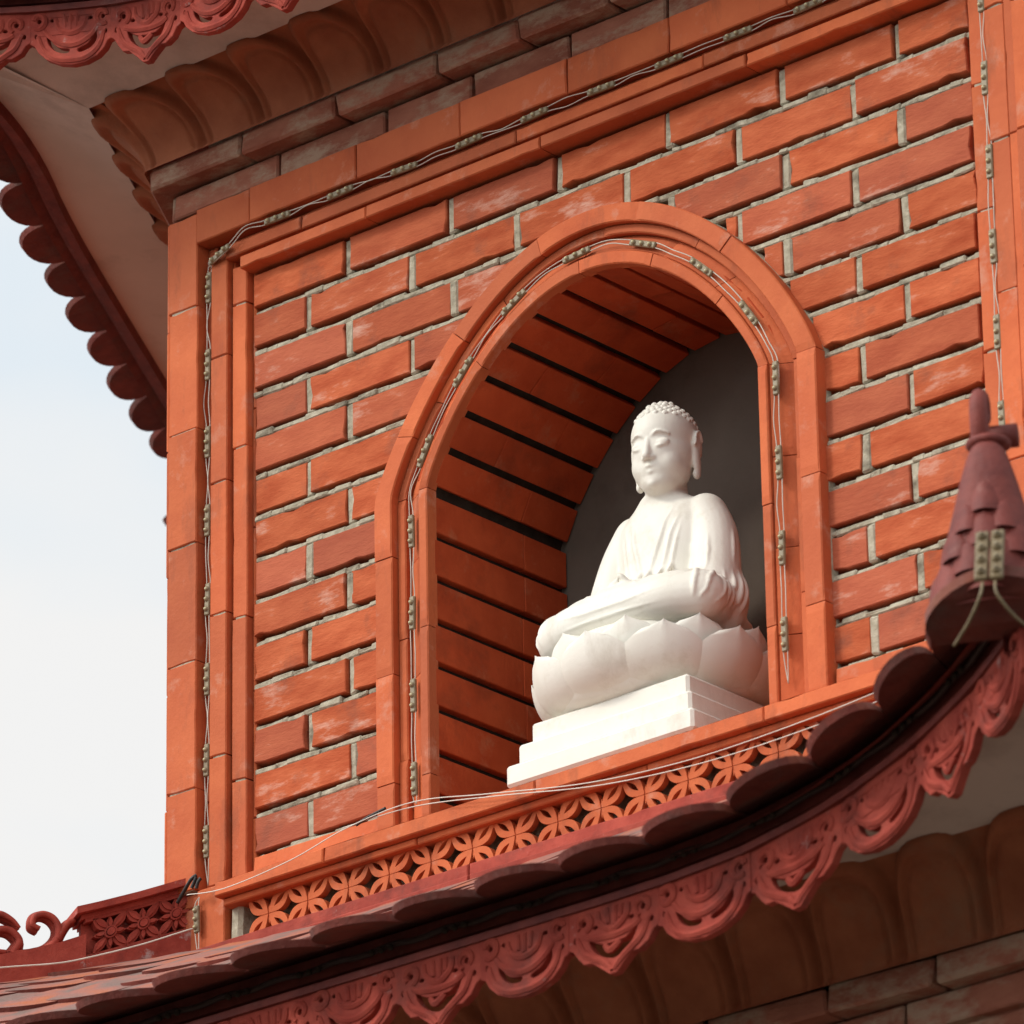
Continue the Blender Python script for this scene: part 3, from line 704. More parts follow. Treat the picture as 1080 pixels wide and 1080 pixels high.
# ------------------------------------------------------------------ hip ridges and their ornaments (lower roof)
def hip_frame(right_side):
    o_ = np.array([SIDE if right_side else 0.0, 0.0, 0.0]); d_ = np.array([0.5 if right_side else -0.5, -HQ, 0.0])
    pr = np.array([HQ, 0.5, 0.0]) if right_side else np.array([HQ, -0.5, 0.0])   # sideways
    return o_, d_, pr
HT = [-0.05, 0.0, 0.066, 0.15, 0.2, 0.28, 0.4, 0.6, 0.85, 0.93]; HZ = [-0.083, -0.102, -0.128, -0.158, -0.173, -0.187, -0.21, -0.25, -0.285, -0.285]
hz = lambda t: float(np.interp(t, HT, HZ))
def slab(mb, o_, d_, pr, t0, t1, f0, f1, th, n=10):
    P = []
    for i in range(n+1):
        t = t0+(t1-t0)*i/n; a, b = f0(t), f1(t)
        q = [o_+d_*t+pr*s_*th+np.array((0, 0, z)) for s_, z in ((-1, a), (1, a), (1, b), (-1, b), (-1, a))]; P.append([tuple(x) for x in q])
    mb.grid(P, 0.5, smooth=False); mb.add(P[0][:4], [(0, 1, 2, 3)]); mb.add(P[-1][:4], [(0, 1, 2, 3)])
for rs in (False, True):
    o_, d_, pr = hip_frame(rs); rg = MB()
    slab(rg, o_, d_, pr, 0.149, 0.86, lambda t: hz(t)-0.06+0.09*max(0, t-0.4), lambda t: hz(t)+max(0.026, 0.047-0.12*max(0, t-0.13)), 0.034, 16)
    slab(rg, o_, d_, pr, -0.035, 0.165, lambda t: hz(t)+0.080, lambda t: hz(t)+0.0915, 0.040, 6)
    slab(rg, o_, d_, pr, -0.035, 0.155, lambda t: hz(t)+0.072, lambda t: hz(t)+0.0795, 0.026, 6)
    slab(rg, o_, d_, pr, -0.035, 0.150, lambda t: hz(t)-0.02, lambda t: hz(t)+0.0715, 0.006, 6)
    slab(rg, o_, d_, pr, -0.035, 0.150, lambda t: hz(t)-0.03, lambda t: hz(t)+0.004, 0.034, 6)
    ridge = part(rg, 'hip_ridge', 'red_paint', r_low)
    # openwork flower panel on both sides
    fp = MB()
    for s_ in (-1, 1):
        fn2 = lambda x, y, d: tuple(o_ + d_*x + pr*s_*(0.010+d) + np.array((0, 0, hz(x)+y)))
        for i in range(3):
            cx = 0.002 + 0.053*i; cz = 0.040
            for q in range(8):
                an = q*math.pi/4; big = q % 2 == 1; ln = 0.036 if big else 0.024
                fp.prism(leaf(cx+math.cos(an)*ln*0.60, cz+math.sin(an)*ln*0.66, an, ln, 0.0078 if big else 0.0055, 6), fn2, 0.0, 0.013+0.002*big)
                fp.prism(leaf(cx+math.cos(an)*ln*0.60, cz+math.sin(an)*ln*0.66, an, ln*0.7, 0.003, 6), fn2, 0.0, 0.018)
            fp.prism([(cx+0.0065*math.cos(q*math.pi/6), cz+0.0065*math.sin(q*math.pi/6)) for q in range(12)], fn2, 0.0, 0.022)
            fp.ring([(cx+0.0105*math.cos(q*math.pi/6), cz+0.0105*math.sin(q*math.pi/6)) for q in range(12)], [(cx+0.0078*math.cos(q*math.pi/6), cz+0.0078*math.sin(q*math.pi/6)) for q in range(12)], fn2, 0.0, 0.020)
        for z_ in (0.008, 0.070): fp.prism([(-0.034, z_-0.004), (0.148, z_-0.004), (0.148, z_+0.004), (-0.034, z_+0.004)], fn2, 0.0, 0.015)
    part(fp, 'flower_panel', 'red_paint', ridge)
    # cloud scrolls standing on the ridge
    sc = MB()
    def scroll(t0, z0, pts, r0, r1, seed):
        pl = smooth_path(pts, 6); n = len(pl)
        for off, rad in ((0.0, 1.0), (0.0085, 0.60), (-0.0085, 0.60)):
            rr = [(r0+(r1-r0)*i/(n-1))*rad for i in range(n)]
            sc.tube([tuple(o_+d_*(t0+x)+pr*(off*1.5)+np.array((0, 0, z0+z))) for x, z in pl], rr, 8)
    # (t, z) traced in the plane of the ridge
    S1 = [(0.262, -0.150), (0.232, -0.146), (0.206, -0.136), (0.190, -0.118), (0.188, -0.098), (0.197, -0.084), (0.212, -0.079), (0.226, -0.085), (0.229, -0.098), (0.218, -0.104)]
    S2 = [(0.190, -0.120), (0.182, -0.104), (0.172, -0.090), (0.162, -0.084)]
    S3 = [(0.262, -0.150), (0.250, -0.128), (0.264, -0.112), (0.284, -0.112), (0.296, -0.128), (0.288, -0.146), (0.272, -0.148)]
    S4 = [(0.310, -0.120), (0.300, -0.096), (0.282, -0.086), (0.262, -0.094), (0.250, -0.106)]
    S5 = [(0.296, -0.130), (0.315, -0.150), (0.340, -0.160), (0.360, -0.140), (0.350, -0.120)]
    scroll(0, 0, S1, 0.012, 0.007, 1); scroll(0, 0, S2, 0.011, 0.007, 2); scroll(0, 0, S3, 0.011, 0.007, 3); scroll(0, 0, S4, 0.013, 0.004, 4); scroll(0, 0, S5, 0.012, 0.006, 5)
    if not rs: part(sc, 'ridge_scroll', 'red_paint', ridge)
    if rs:
        # upturned hip end: tapering shell-like horn seen end on
        tip = np.array([2.185, -0.77, 0.0]); hd = np.array([0.46, -0.888, 0.0]); sd_ = np.array([0.888, 0.46, 0.0])
        fi = MB(); P = []
        prof = [(-0.390, 0.076, 0.066, 0.00), (-0.350, 0.070, 0.062, 0.005), (-0.30, 0.060, 0.054, 0.010), (-0.25, 0.047, 0.043, 0.012), (-0.20, 0.034, 0.034, 0.012), (-0.168, 0.024, 0.025, 0.010), (-0.157, 0.016, 0.018, 0.01)]
        prof2 = [tuple(q) for q in smooth_path(prof, 5)]
        for z_, wx, wy, of in prof2:
            ring = []
            for q in range(33):
                an = 2*math.pi*q/32; c_, s_ = math.cos(an), math.sin(an)
                rx = math.copysign(abs(c_)**0.8, c_)*wx; ry = math.copysign(abs(s_)**0.9, s_)*wy
                ring.append(tuple(tip + sd_*rx + hd*(ry+of) + np.array((0, 0, z_))))
            P.append(ring)
        fi.grid(P, 0.5)
        # overlapping petals on the outer side, each with a raised rim
        for (px_, pz, pw, ph) in ((0, -0.235, 0.020, 0.052), (-0.027, -0.262, 0.018, 0.050), (0.027, -0.262, 0.018, 0.050), (0, -0.285, 0.024, 0.058), (-0.044, -0.298, 0.020, 0.052), (0.044, -0.298, 0.020, 0.052), (-0.022, -0.322, 0.022, 0.052), (0.022, -0.322, 0.022, 0.052), (-0.060, -0.340, 0.022, 0.05), (0.060, -0.340, 0.022, 0.05), (0, -0.350, 0.026, 0.05)):
            fy = lambda x, z_: float(np.interp(z_, [-0.38, -0.30, -0.20, -0.16], [0.070, 0.056, 0.034, 0.024]))*math.sqrt(max(0.02, 1-(x/float(np.interp(z_, [-0.38, -0.30, -0.20, -0.16], [0.080, 0.064, 0.034, 0.024])))**2)) + 0.012
            P = []
            for i in range(13):
                row = []
                for j in range(9):
                    v = j/8; u_ = (i/6-1)*math.sqrt(max(0, 1-v**2.5))*pw; z_ = pz-0.03+ph*v*0.85
                    row.append(tuple(tip+sd_*(px_+u_)+hd*(fy(px_+u_, z_)-0.002+0.009*(1-(i/6-1)**2)*(1-v*0.6))+np.array((0, 0, z_))))
                P.append(row)
            fi.grid(P, 0.5)
        # curl on top
        cur = [(0.0, -0.160), (0.012, -0.135), (0.016, -0.105), (0.006, -0.085), (-0.014, -0.085), (-0.022, -0.100), (-0.012, -0.112)]
        pl = smooth_path(cur, 6)
        fi.tube([tuple(tip+hd*x+sd_*(-0.008)+np.array((0, 0, z_))) for x, z_ in pl], [0.0135-0.004*i/len(pl) for i in range(len(pl))], 10)
        fi.tube([tuple(tip+hd*(-0.03)+sd_*q+np.array((0, 0, -0.128))) for q in (0.0, 0.02, 0.034)], 0.016, 10)
        fi.ball(tuple(tip+sd_*0.0+hd*0.0+np.array((0, 0, -0.150))), (0.030, 0.030, 0.012), 14, 8)
        fpart = part(fi, 'ridge_finial', 'dark_paint', ridge)
        ct = MB()          # broad corner tile under the horn
        pts = [(-0.10, -0.05)] + [(-0.10*math.cos(math.pi*q/16), 0.07*math.sin(math.pi*q/16)) for q in range(17)] + [(0.10, -0.05)]
        f3 = lambda x, y, d: tuple(tip+sd_*(x+0.012)+hd*(y+0.02)+np.array((0, 0, -0.372+d+0.05*y-3.2*x*x)))
        ct.prism(pts, f3, 0.0, 0.014, 0.3); part(ct, 'corner_tile', 'tile', ridge)

# ------------------------------------------------------------------ repeat the front-face parts on the neighbouring faces
def copy_tree(o, k, parent, top):
    c = o.copy(); COL.objects.link(c); c.parent = parent
    if top: c.matrix_parent_inverse = INV; c.matrix_basis = RX(k)
    for ch in list(o.children): copy_tree(ch, k, c, False)
for k in (-1, 1):
    for o in list(face_parts): copy_tree(o, k, tower, True)

# ------------------------------------------------------------------ statue
from mathutils.bvhtree import BVHTree
sta = thing('meditating_statue', 'small white stone statue of a seated meditating figure on a lotus throne in the niche', 'statue', (0.886, 0.158, -0.030))
def spart(mb, name, m='marble', parent=None):
    o = mb.build(name, m); o.parent = parent or sta; return o
pd = MB()
for hx, z0, z1 in ((0.183, 0.0, 0.035), (0.169, 0.0352, 0.0695), (0.154, 0.0697, 0.104)): pd.box((0.004, 0, (z0+z1)/2), (hx, hx*0.94, (z1-z0)/2), 0.0045, rnd=0.5)
spart(pd, 'stepped_pedestal')
LX, LY, LZ = -0.006, -0.014, 0.018
lt = MB()
prof = [(0.105, 0.086), (0.140, 0.100), (0.158, 0.130), (0.160, 0.165), (0.152, 0.190), (0.140, 0.200), (0.0, 0.202)]
lt.grid([[(LX+r_*math.cos(2*math.pi*k/48), LY+r_*math.sin(2*math.pi*k/48), LZ+z_) for r_, z_ in prof] for k in range(49)], 0.5)
def petal(an, r0, z0, r1, z1, rt, zt, hw, thick=0.011, bulge=0.012):
    P = []; nx, ny = 18, 18
    for side_ in (1, 0):
        for i in range(nx+1):
            x = 2*i/nx-1; row = []
            for j in range(ny+1):
                v = j/ny
                w_ = hw*(0.62+0.38*math.sin(math.pi*min(1, v*0.75+0.12)))*(1 if v < 0.62 else (max(0, 1-((v-0.62)/0.38)**2.3))**0.52)
                rr = (1-v)**2*r0 + 2*v*(1-v)*r1 + v*v*rt; zz = (1-v)**2*z0+2*v*(1-v)*z1+v*v*zt
                aa = an + x*w_/0.165
                rad = rr + bulge*(1-x*x)*math.sin(math.pi*min(1, v*0.8+0.15)) + 0.0012*math.exp(-(x/0.14)**2)*v + 0.003*v**8 - (0 if side_ else thick)
                row.append((LX+rad*math.cos(aa), LY+0.93*rad*math.sin(aa), LZ+zz - 0.004*x*x*v))
            P.append(row)
    lt.grid(P[:nx+1], 0.5); lt.grid(P[nx+1:], 0.5)
NPT = 10
for k in range(NPT):
    petal(2*math.pi*(k+0.62)/NPT, 0.104, 0.086, 0.190, 0.088, 0.198, 0.178, 0.068)
for k in range(NPT):
    petal(2*math.pi*(k+0.12)/NPT, 0.104, 0.092, 0.180, 0.096, 0.182, 0.196, 0.066)
for k in range(NPT):
    petal(2*math.pi*(k+0.12)/NPT, 0.094, 0.080, 0.160, 0.080, 0.170, 0.118, 0.058, bulge=0.005)
spart(lt, 'lotus_throne')

# figure: primitives fused by a voxel remesh into one continuous carved body, folds laid on its surface
fg = MB()
def limb(pts, rad, n=20, k=8):
    pl = smooth_path([(*p, r_) for p, r_ in zip(pts, rad)], k)
    fg.tube([q[:3] for q in pl], [q[3] for q in pl], n)
    fg.ball(pl[0][:3], pl[0][3], 16, 10); fg.ball(pl[-1][:3], pl[-1][3], 16, 10)
def ell(c, r_): fg.ball(c, r_, 32, 20)
OZ = 0.028
rings = [(0.195, 0.092, 0.078, 0.006), (0.235, 0.084, 0.070, 0.010), (0.275, 0.080, 0.063, 0.010), (0.32, 0.083, 0.060, 0.012), (0.36, 0.090, 0.058, 0.014), (0.392, 0.092, 0.054, 0.016), (0.415, 0.084, 0.047, 0.016), (0.430, 0.062, 0.040, 0.012), (0.442, 0.042, 0.036, 0.006), (0.455, 0.033, 0.030, 0.008), (0.490, 0.032, 0.030, 0.006)]
P = []
for z_, wx, wy, yc in [tuple(q) for q in smooth_path(rings, 4)]:
    P.append([(math.copysign(abs(math.cos(a))**0.85, math.cos(a))*wx, yc+math.sin(a)*wy, z_) for a in [2*math.pi*k/48 for k in range(49)]])
fg.grid(P, 0.5); fg.add([P[0][k] for k in range(48)], [tuple(range(48))]); fg.add([P[-1][k] for k in range(48)], [tuple(range(48))])
for sx in (-1, 1):
    limb([(sx*0.070, 0.016, 0.402), (sx*0.090, 0.010, 0.36), (sx*0.100, 0.000, 0.31), (sx*0.104, -0.010, 0.265)], [0.034, 0.036, 0.038, 0.040])
    limb([(sx*0.104, -0.010, 0.265), (sx*0.088, -0.050, 0.252), (sx*0.052, -0.084, 0.246), (sx*0.022, -0.096, 0.244)], [0.038, 0.029, 0.023, 0.018])
    limb([(sx*0.106, 0.004, 0.28), (sx*0.112, -0.004, 0.245), (sx*0.112, -0.020, 0.212)], [0.034, 0.042, 0.044])        # hanging sleeve
    limb([(sx*0.060, 0.010, 0.222), (sx*0.112, -0.050, 0.222), (sx*0.134, -0.082, 0.220)], [0.058, 0.050, 0.042])    # thigh
    limb([(sx*0.136, -0.084, 0.219), (sx*0.080, -0.112, 0.218), (sx*0.000, -0.116, 0.218)], [0.041, 0.037, 0.034])   # shin crossing
ell((0, -0.050, 0.212), (0.150, 0.098, 0.034)); ell((0, -0.01, 0.206), (0.148, 0.125, 0.028)); ell((0, -0.075, 0.236), (0.092, 0.052, 0.028)); ell((0, -0.045, 0.256), (0.098, 0.056, 0.034)); ell((0, -0.068, 0.240), (0.128, 0.074, 0.033))
for sx in (-1, 1):
    limb([(sx*0.104, -0.030, 0.236), (sx*0.108, -0.070, 0.234), (sx*0.075, -0.098, 0.234), (sx*0.02, -0.106, 0.236)], [0.044, 0.040, 0.034, 0.028])     # robe filling the lap
for sx, z_ in ((-1, 0.251), (1, 0.261)):
    ell((sx*0.010, -0.104, z_), (0.030, 0.019, 0.009))
    for q in range(4): limb([(sx*0.012, -0.094-0.007*q, z_), (-sx*0.016, -0.094-0.008*q, z_+0.002), (-sx*0.036, -0.096-0.007*q, z_+0.003)], [0.0055, 0.005, 0.004], 8, 4)
    limb([(sx*0.018, -0.110, z_+0.004), (sx*0.010, -0.118, z_+0.016), (sx*0.002, -0.116, z_+0.022)], [0.006, 0.0055, 0.004], 8, 4)
# head
HS = 0.99; HC = np.array([0.012, -0.008, 0.517])
HR = Matrix.Rotation(R(10), 3, 'Z') @ Matrix.Rotation(R(7), 3, 'X')
def hp(x, y, z_): return tuple(np.array(HR @ Vector((x*HS, y*HS, z_*HS))) + HC)
def hell(c, r_):
    b = len(fg.v); fg.ball((0, 0, 0), r_, 32, 20)
    for i in range(b, len(fg.v)): q = fg.v[i]; fg.v[i] = hp(q[0]+c[0], q[1]+c[1], q[2]+c[2])
def hlimb(*a_, **k_):
    b = len(fg.v); limb(*a_, **k_)
    for i in range(b, len(fg.v)): fg.v[i] = hp(*fg.v[i])
hell((0, 0.004, 0.018), (0.0520, 0.0600, 0.0560)); hell((0, -0.007, -0.012), (0.0500, 0.0515, 0.0530)); hell((0, -0.014, -0.036), (0.0455, 0.0440, 0.0370))
hell((0, -0.024, -0.056), (0.0320, 0.0320, 0.0215))
for sx in (-1, 1): hell((sx*0.020, -0.026, -0.030), (0.0240, 0.0265, 0.0270))
def remesh(mb, vox, it, name='t'):
    o = mb.build(name, 'marble'); rm = o.modifiers.new('r', 'REMESH'); rm.mode = 'VOXEL'; rm.voxel_size = vox; rm.use_smooth_shade = True
    sm_ = o.modifiers.new('s', 'SMOOTH'); sm_.factor = 0.5; sm_.iterations = it
    dg = bpy.context.evaluated_depsgraph_get(); me = bpy.data.meshes.new_from_object(o.evaluated_get(dg)); o.modifiers.clear()
    return o, me
o_, me = remesh(fg, 0.0026, 9); bpy.data.objects.remove(o_)
bv = BVHTree.FromPolygons([v.co for v in me.vertices], [p.vertices for p in me.polygons])
body = MB(); body.v = [tuple(v.co) for v in me.vertices]; body.f = [tuple(p.vertices) for p in me.polygons]; body.r = [0.5]*len(body.f); body.sm = [True]*len(body.f)
bpy.data.meshes.remove(me); fg = body
def fold(pts, r_=0.0045, sink=0.45, far=0.06):
    """cord of cloth lying on the body surface"""
    pl = []
    for p in smooth_path(pts, 8):
        h_ = bv.find_nearest(Vector(p))
        if h_[0] is not None: pl.append(h_[0]-h_[1]*r_*sink)
    n = len(pl); rr = [r_*(0.12+0.88*math.sin(math.pi*min(1, max(0, i/(n-1))))**0.8) for i in range(n)]
    fg.tube(pl, rr, 10); fg.ball(pl[0], rr[0], 8, 6); fg.ball(pl[-1], rr[-1], 8, 6)
for sx in (-1, 1):
    fold([(sx*0.050, -0.015, 0.428), (sx*0.038, -0.07, 0.395), (sx*0.026, -0.07, 0.355), (sx*0.010, -0.07, 0.310), (-sx*0.002, -0.07, 0.280)], 0.0062)
    fold([(sx*0.064, -0.03, 0.415), (sx*0.055, -0.07, 0.375), (sx*0.044, -0.07, 0.335), (sx*0.030, -0.07, 0.290)], 0.0045)
    fold([(sx*0.072, -0.05, 0.40), (sx*0.068, -0.07, 0.355), (sx*0.058, -0.07, 0.315), (sx*0.046, -0.08, 0.280)], 0.0042)
    for q in range(7):          # sleeve folds fanning from the elbow down over the knee
        f_ = q/6
        fold([(sx*(0.150-0.035*f_), 0.02-0.09*f_, 0.300-0.030*f_), (sx*(0.165-0.03*f_), 0.012-0.10*f_, 0.262-0.014*f_), (sx*(0.168-0.020*f_), 0.0-0.112*f_, 0.228-0.004*f_), (sx*(0.158-0.004*f_), -0.02-0.11*f_, 0.200)], 0.0062-0.0008*f_, 0.3)
    for q in range(4):
        fold([(sx*(0.108-0.018*q), -0.052-0.020*q, 0.296-0.010*q), (sx*(0.100-0.018*q), -0.072-0.018*q, 0.276-0.008*q), (sx*(0.092-0.018*q), -0.085-0.014*q, 0.250)], 0.0046)
    fold([(sx*0.128, 0.01, 0.37), (sx*0.136, 0.00, 0.33), (sx*0.140, -0.01, 0.285)], 0.005)
    fold([(sx*0.110, -0.04, 0.36), (sx*0.118, -0.05, 0.32), (sx*0.120, -0.06, 0.285)], 0.0045)
for q in range(5):
    z_ = 0.240-0.011*q
    if q % 2: fold([(-0.15+0.008*q, -0.11-0.008*q, z_), (-0.05, -0.16, z_-0.008), (0.05, -0.16, z_-0.008), (0.15-0.008*q, -0.11-0.008*q, z_)], 0.0036)
fold([(-0.034, -0.07, 0.298), (0.0, -0.08, 0.290), (0.034, -0.07, 0.298)], 0.0055); fold([(0.004, -0.08, 0.288), (0.008, -0.085, 0.275), (0.004, -0.09, 0.262)], 0.005); fold([(-0.006, -0.08, 0.288), (-0.012, -0.085, 0.274), (-0.014, -0.09, 0.262)], 0.005)
# face details
hell((0, -0.043, -0.0620), (0.0130, 0.0135, 0.0095))                                      # chin
for sx in (-1, 1):
    hell((sx*0.0195, -0.0465, -0.0005), (0.0140, 0.0085, 0.0070))                         # lowered eyelid
    hlimb([(sx*0.006, -0.0540, 0.0115), (sx*0.018, -0.0540, 0.0180), (sx*0.034, -0.0445, 0.0125)], [0.0018, 0.0025, 0.0016], n=10)
    hlimb([(sx*0.0075, -0.0530, -0.0050), (sx*0.0195, -0.0555, -0.0065), (sx*0.0320, -0.0480, -0.0040)], [0.0012, 0.0021, 0.0012], n=10)
    hell((sx*0.0065, -0.0560, -0.0235), (0.0056, 0.0060, 0.0046))                         # nostril wing
    hell((sx*0.0500, 0.010, 0.000), (0.0065, 0.0150, 0.0240)); hell((sx*0.0515, 0.004, -0.026), (0.0055, 0.0095, 0.0300)); hell((sx*0.0505, 0.002, -0.048), (0.0060, 0.0080, 0.0085))
    hlimb([(sx*0.0555, 0.020, 0.008), (sx*0.0565, 0.012, 0.022), (sx*0.0565, 0.001, 0.016), (sx*0.0560, -0.004, 0.000)], [0.0026]*4, n=8)
hlimb([(0, -0.0510, 0.0120), (0, -0.0580, -0.0055), (0, -0.0630, -0.0200)], [0.0042, 0.0054, 0.0070], n=12)
hlimb([(-0.0125, -0.0510, -0.0385), (-0.0042, -0.0560, -0.0360), (0.0042, -0.0560, -0.0360), (0.0125, -0.0510, -0.0385)], [0.0018, 0.0034, 0.0034, 0.0018], n=10)
hlimb([(-0.0090, -0.0515, -0.0440), (0, -0.0545, -0.0450), (0.0090, -0.0515, -0.0440)], [0.0022, 0.0042, 0.0022], n=10)
fo, me = remesh(fg, 0.0017, 6, 'figure'); fo.data = me; fo.parent = sta; fo.location = (0.006, -0.004, OZ)
me.polygons.foreach_set('use_smooth', [True]*len(me.polygons))
# hair: low rounded snail curls packed over the scalp
hr = MB(); NC = 330; ga = math.pi*(3-math.sqrt(5))
for i in range(NC):
    z_ = 1-1.55*(i+0.5)/NC; rr_ = math.sqrt(max(0, 1-z_*z_)); x, y = rr_*math.cos(ga*i), rr_*math.sin(ga*i)
    if y < -0.25 and z_ < 0.60-0.10*abs(x): continue
    if -0.25 <= y < 0.02 and z_ < 0.34: continue
    if 0.02 <= y < 0.30 and z_ < 0.24: continue
    hr.ball(hp(x*0.0488, 0.004+y*0.0566, 0.018+z_*0.0530+(0.004 if z_ > 0.9 else 0)), (0.0058, 0.0058, 0.0058), 8, 6)
spart(hr, 'hair_curls', parent=fo)

# ------------------------------------------------------------------ strings of LED modules
def string(name, label, pts, out_dir, pitch=0.137, start=0.03, ln=0.055, wd=0.0052, group='strings of LED lights on the tower', wire='wire', every=None, jit=1.0):
    """pts: polyline (3D) the string follows; out_dir: which way the modules face"""
    pl = [Vector(p) for p in smooth_path(pts, 10)] if len(pts) > 2 else [Vector(p) for p in pts]
    th = thing(name, label, 'string lights', tuple(pl[0]), group)
    L_ = [0]
    for a, b in zip(pl[:-1], pl[1:]): L_.append(L_[-1]+(b-a).length)
    f = lambda d: Vector([np.interp(d, L_, [p[i] for p in pl]) for i in range(3)])
    od = Vector(out_dir).normalized(); d = start; knots = [[], []]; org = pl[0]
    for w_ in (0, 1): knots[w_].append(f(0)-org)
    while d + ln < L_[-1]:
        a, b = f(d), f(d+ln); t = (b-a).normalized(); s_ = t.cross(od).normalized(); c = (a+b)/2 + s_*random.uniform(-.0015, .0015)*jit
        t = (t + s_*random.uniform(-.05, .05)*jit).normalized(); s_ = t.cross(od).normalized(); n = s_.cross(t)
        if n.dot(od) < 0: n = -n
        mb = MB(); c = c-org + od*0.004
        mb.box(c, (ln/2, wd, 0.0035), 0.002, axes=(t, s_, n))
        for q in (-1, 0, 1): mb.ball(c + t*q*ln*0.31 + n*0.003, 0.0046, 8, 6)
        m = mb.build('led_module', 'led', th)
        dm = MB()
        for q in (-1, 0, 1): dm.ball(c + t*q*ln*0.31 + n*0.0065, 0.0024, 8, 6)
        dm.build('led_dot', 'led_dot', m)
        for w_ in (0, 1):
            sg = (w_*2-1)
            knots[w_] += [c - t*ln*0.5 + s_*sg*0.004, c + t*ln*0.5 + s_*sg*0.004]
            gap = pitch-ln
            if d+pitch+ln < L_[-1]:
                bow = random.uniform(-0.006, 0.006)
                knots[w_].append(f(d+ln+gap*0.5)-org + s_*(sg*0.0025+bow*jit) + od*0.006)
        d += pitch
    for w_ in (0, 1): knots[w_].append(f(L_[-1])-org)
    wm = MB()
    for w_ in (0, 1): wm.tube(smooth_path([tuple(q) for q in knots[w_]], 5), 0.0009, 5)
    wm.build('wire', wire, th)
    return th
OUT = (0, -1, 0)
string('string_light', 'vertical string of beige LED modules down the left corner groove of the brick wall', [(0.0715, 0.007, 1.058), (0.0715, 0.007, 0.5), (0.0705, 0.007, -0.022)], OUT, start=0.022)
string('string_light', 'string of beige LED modules along the groove above the brick panel under the eave', [(0.074, 0.004, 1.045), (0.10, -0.010, 1.048), (0.14, -0.013, 1.060), (0.19, -0.010, 1.0745), (0.5, -0.008, 1.0730), (1.1, -0.008, 1.0730), (1.68, -0.008, 1.0730)], OUT, start=0.012)
ap = [(u, 0.004, z) for u, z in arch_path(A_OUT-0.077, B_OUT-0.066, 0.0, 24, 5)]
string('string_light', 'string of beige LED modules following the arch of the niche', ap, OUT, start=0.012, jit=0.6)
string('string_light', 'vertical string of beige LED modules down the groove right of the brick panel', [(SIDE-0.1195, 0.004, 1.08), (SIDE-0.1195, 0.004, 0.5), (SIDE-0.1195, 0.004, 0.0)], OUT, start=0.07, wd=0.006, jit=0.5)
string('string_light', 'short piece of LED string hanging below the black connector at the left corner', [(0.0700, -0.012, -0.046), (0.0695, -0.012, -0.09), (0.069, -0.012, -0.15)], OUT, start=0.015, pitch=0.062, ln=0.045)
# paired modules on the finial of the right ridge
th = thing('string_light', 'pair of LED modules fixed side by side to the red ridge finial', 'string lights', (2.185, -0.77, -0.27), 'strings of LED lights on the tower')
hd = Vector((0.46, -0.888, 0)); sd_ = Vector((0.888, 0.46, 0)); tl = (Vector((0, 0, 1)) - hd*0.42).normalized()
nn = sd_.cross(tl); nn = nn if nn.dot(hd) > 0 else -nn
for sg in (-1, 1):
    mb = MB(); c = hd*0.112 + sd_*(sg*0.0098+0.012) + Vector((0, 0, -0.080))
    mb.box(c, (0.0085, 0.042, 0.004), 0.003, axes=(sd_, tl, nn))
    for q in (-1, -0.33, 0.33, 1): mb.ball(c+tl*q*0.031+nn*0.004, 0.0062, 8, 6)
    m = mb.build('led_module', 'shaded_led', th); dm = MB()
    for q in (-1, -0.33, 0.33, 1): dm.ball(c+tl*q*0.031+nn*0.0095, 0.0030, 8, 6)
    dm.build('led_dot', 'led', m)
wm = MB()
for sg in (-1, 1):
    wm.tube(smooth_path([tuple(hd*0.128+sd_*(sg*0.008+0.012)+Vector((0, 0, -0.122))), tuple(hd*0.135+sd_*(sg*0.011+0.012)+Vector((0, 0, -0.143))), tuple(hd*0.115+sd_*(sg*0.030+0.012)+Vector((0, 0, -0.168))), tuple(hd*0.08+sd_*(sg*0.055+0.012)+Vector((0, 0, -0.183)))], 8), 0.0022, 6)
wm.build('wire', 'shaded_led', th)
# dark rope lights under the tile ends of the lower eave
def rope(rf, name, label, faces):
    th = thing(name, label, 'rope light', (CX, -rf.e, rf.ze), 'dark rope lights under the eaves'); o = Vector((CX, -rf.e, rf.ze))
    rp = MB()
    for k in faces:
        Rm = RX(k); pts = []
        for i in range(121):
            a = rf.L*(2*i/120-1)*0.98; p, t, n = rf.frame(a); pts.append(Rm @ Vector(p+n*(-0.028)+np.array((0, 0, -0.004+0.002*math.sin(i*1.3)))) - o)
        rp.tube(pts, 0.0045, 7)
        if k == 0:
            for i in range(int(rf.L*2/0.137)):
                a = -rf.L+0.05+0.137*i; dt = MB()
                for q in (-0.018, 0, 0.018):
                    p, t, n = rf.frame(a+q); c = Rm @ Vector(p+n*(-0.020)+np.array((0, 0, -0.009))) - o; dt.ball(c, 0.005, 7, 5)
                dt.build('led_module', 'gap_shade_and_led', th)
    rp.build('rope', 'rope', th)
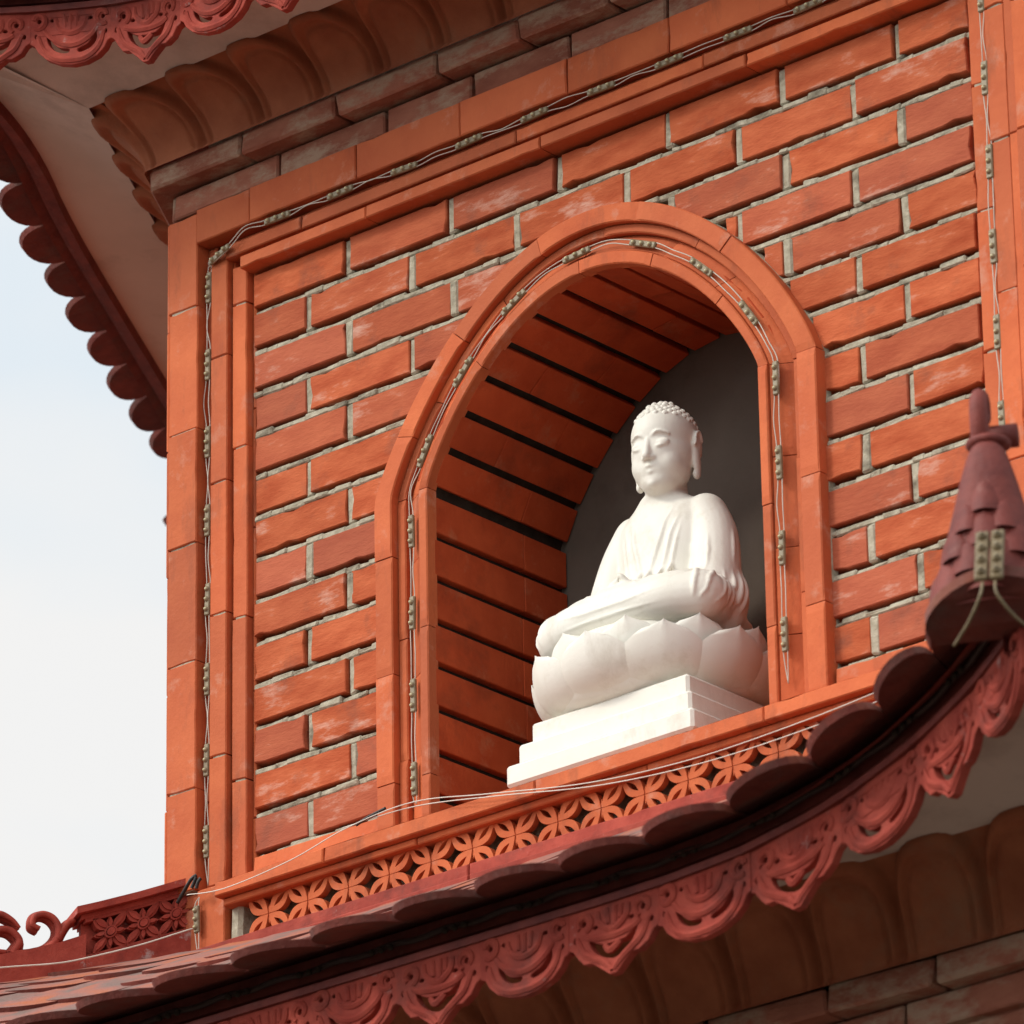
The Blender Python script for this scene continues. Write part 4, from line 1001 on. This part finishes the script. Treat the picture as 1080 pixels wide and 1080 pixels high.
rope(low, 'rope_light', 'dark rope light with small LED dots tucked under the tile ends of the lower eave', (0,))
rope(upp, 'rope_light', 'dark rope light tucked under the tile ends of the upper eave', (-1, 0))

# ------------------------------------------------------------------ loose cables
def cable(label, strands, m, r=0.0016, cat='cable', name='cable'):
    o = Vector(strands[0][0]); th = MB()
    for pl in strands: th.tube([Vector(q)-o for q in smooth_path(pl, 10)], r, 6)
    ob = th.build(name, m); ob.location = o; ob['label'] = label; ob['category'] = cat; return ob
cable('pair of thin white cables sagging across the lattice band below the niche', [
    [(0.075, -0.045, -0.052), (0.16, -0.047, -0.062), (0.30, -0.050, -0.052), (0.42, -0.052, -0.030), (0.55, -0.046, -0.020), (0.70, -0.044, -0.045), (0.90, -0.042, -0.078), (1.10, -0.042, -0.092), (1.30, -0.042, -0.088), (1.45, -0.042, -0.078), (1.60, -0.042, -0.066)],
    [(0.40, -0.040, -0.022), (0.55, -0.042, -0.026), (0.72, -0.046, -0.054), (0.92, -0.044, -0.088), (1.12, -0.044, -0.104), (1.32, -0.044, -0.102), (1.5, -0.044, -0.09)]], 'white_wire', 0.0009)
cable('black splice in the white cables near the foot of the arch', [[(0.43, -0.043, -0.026), (0.455, -0.044, -0.020), (0.49, -0.043, -0.014)]], 'black', 0.0026)
cable('short black cable with a connector block at the foot of the left corner groove', [[(0.035, -0.025, -0.050), (0.055, -0.030, -0.036), (0.075, -0.036, -0.024), (0.083, -0.032, -0.018)], [(0.074, -0.034, -0.038), (0.079, -0.034, -0.030), (0.084, -0.034, -0.022)], [(0.082, -0.032, -0.040), (0.086, -0.032, -0.030), (0.09, -0.030, -0.024)]], 'black', 0.0030)
o_, d_, pr = hip_frame(False)
cable('thin pale cable lying along the foot of the left ridge', [[tuple(o_+d_*t+pr*(0.045+0.02*max(0, 0.1-t))+np.array((0, 0, z_))) for t, z_ in ((-0.05, -0.080), (0.0, -0.100), (0.066, -0.127), (0.15, -0.156), (0.2, -0.170), (0.28, -0.184), (0.42, -0.21))]], 'white_wire', 0.0014)
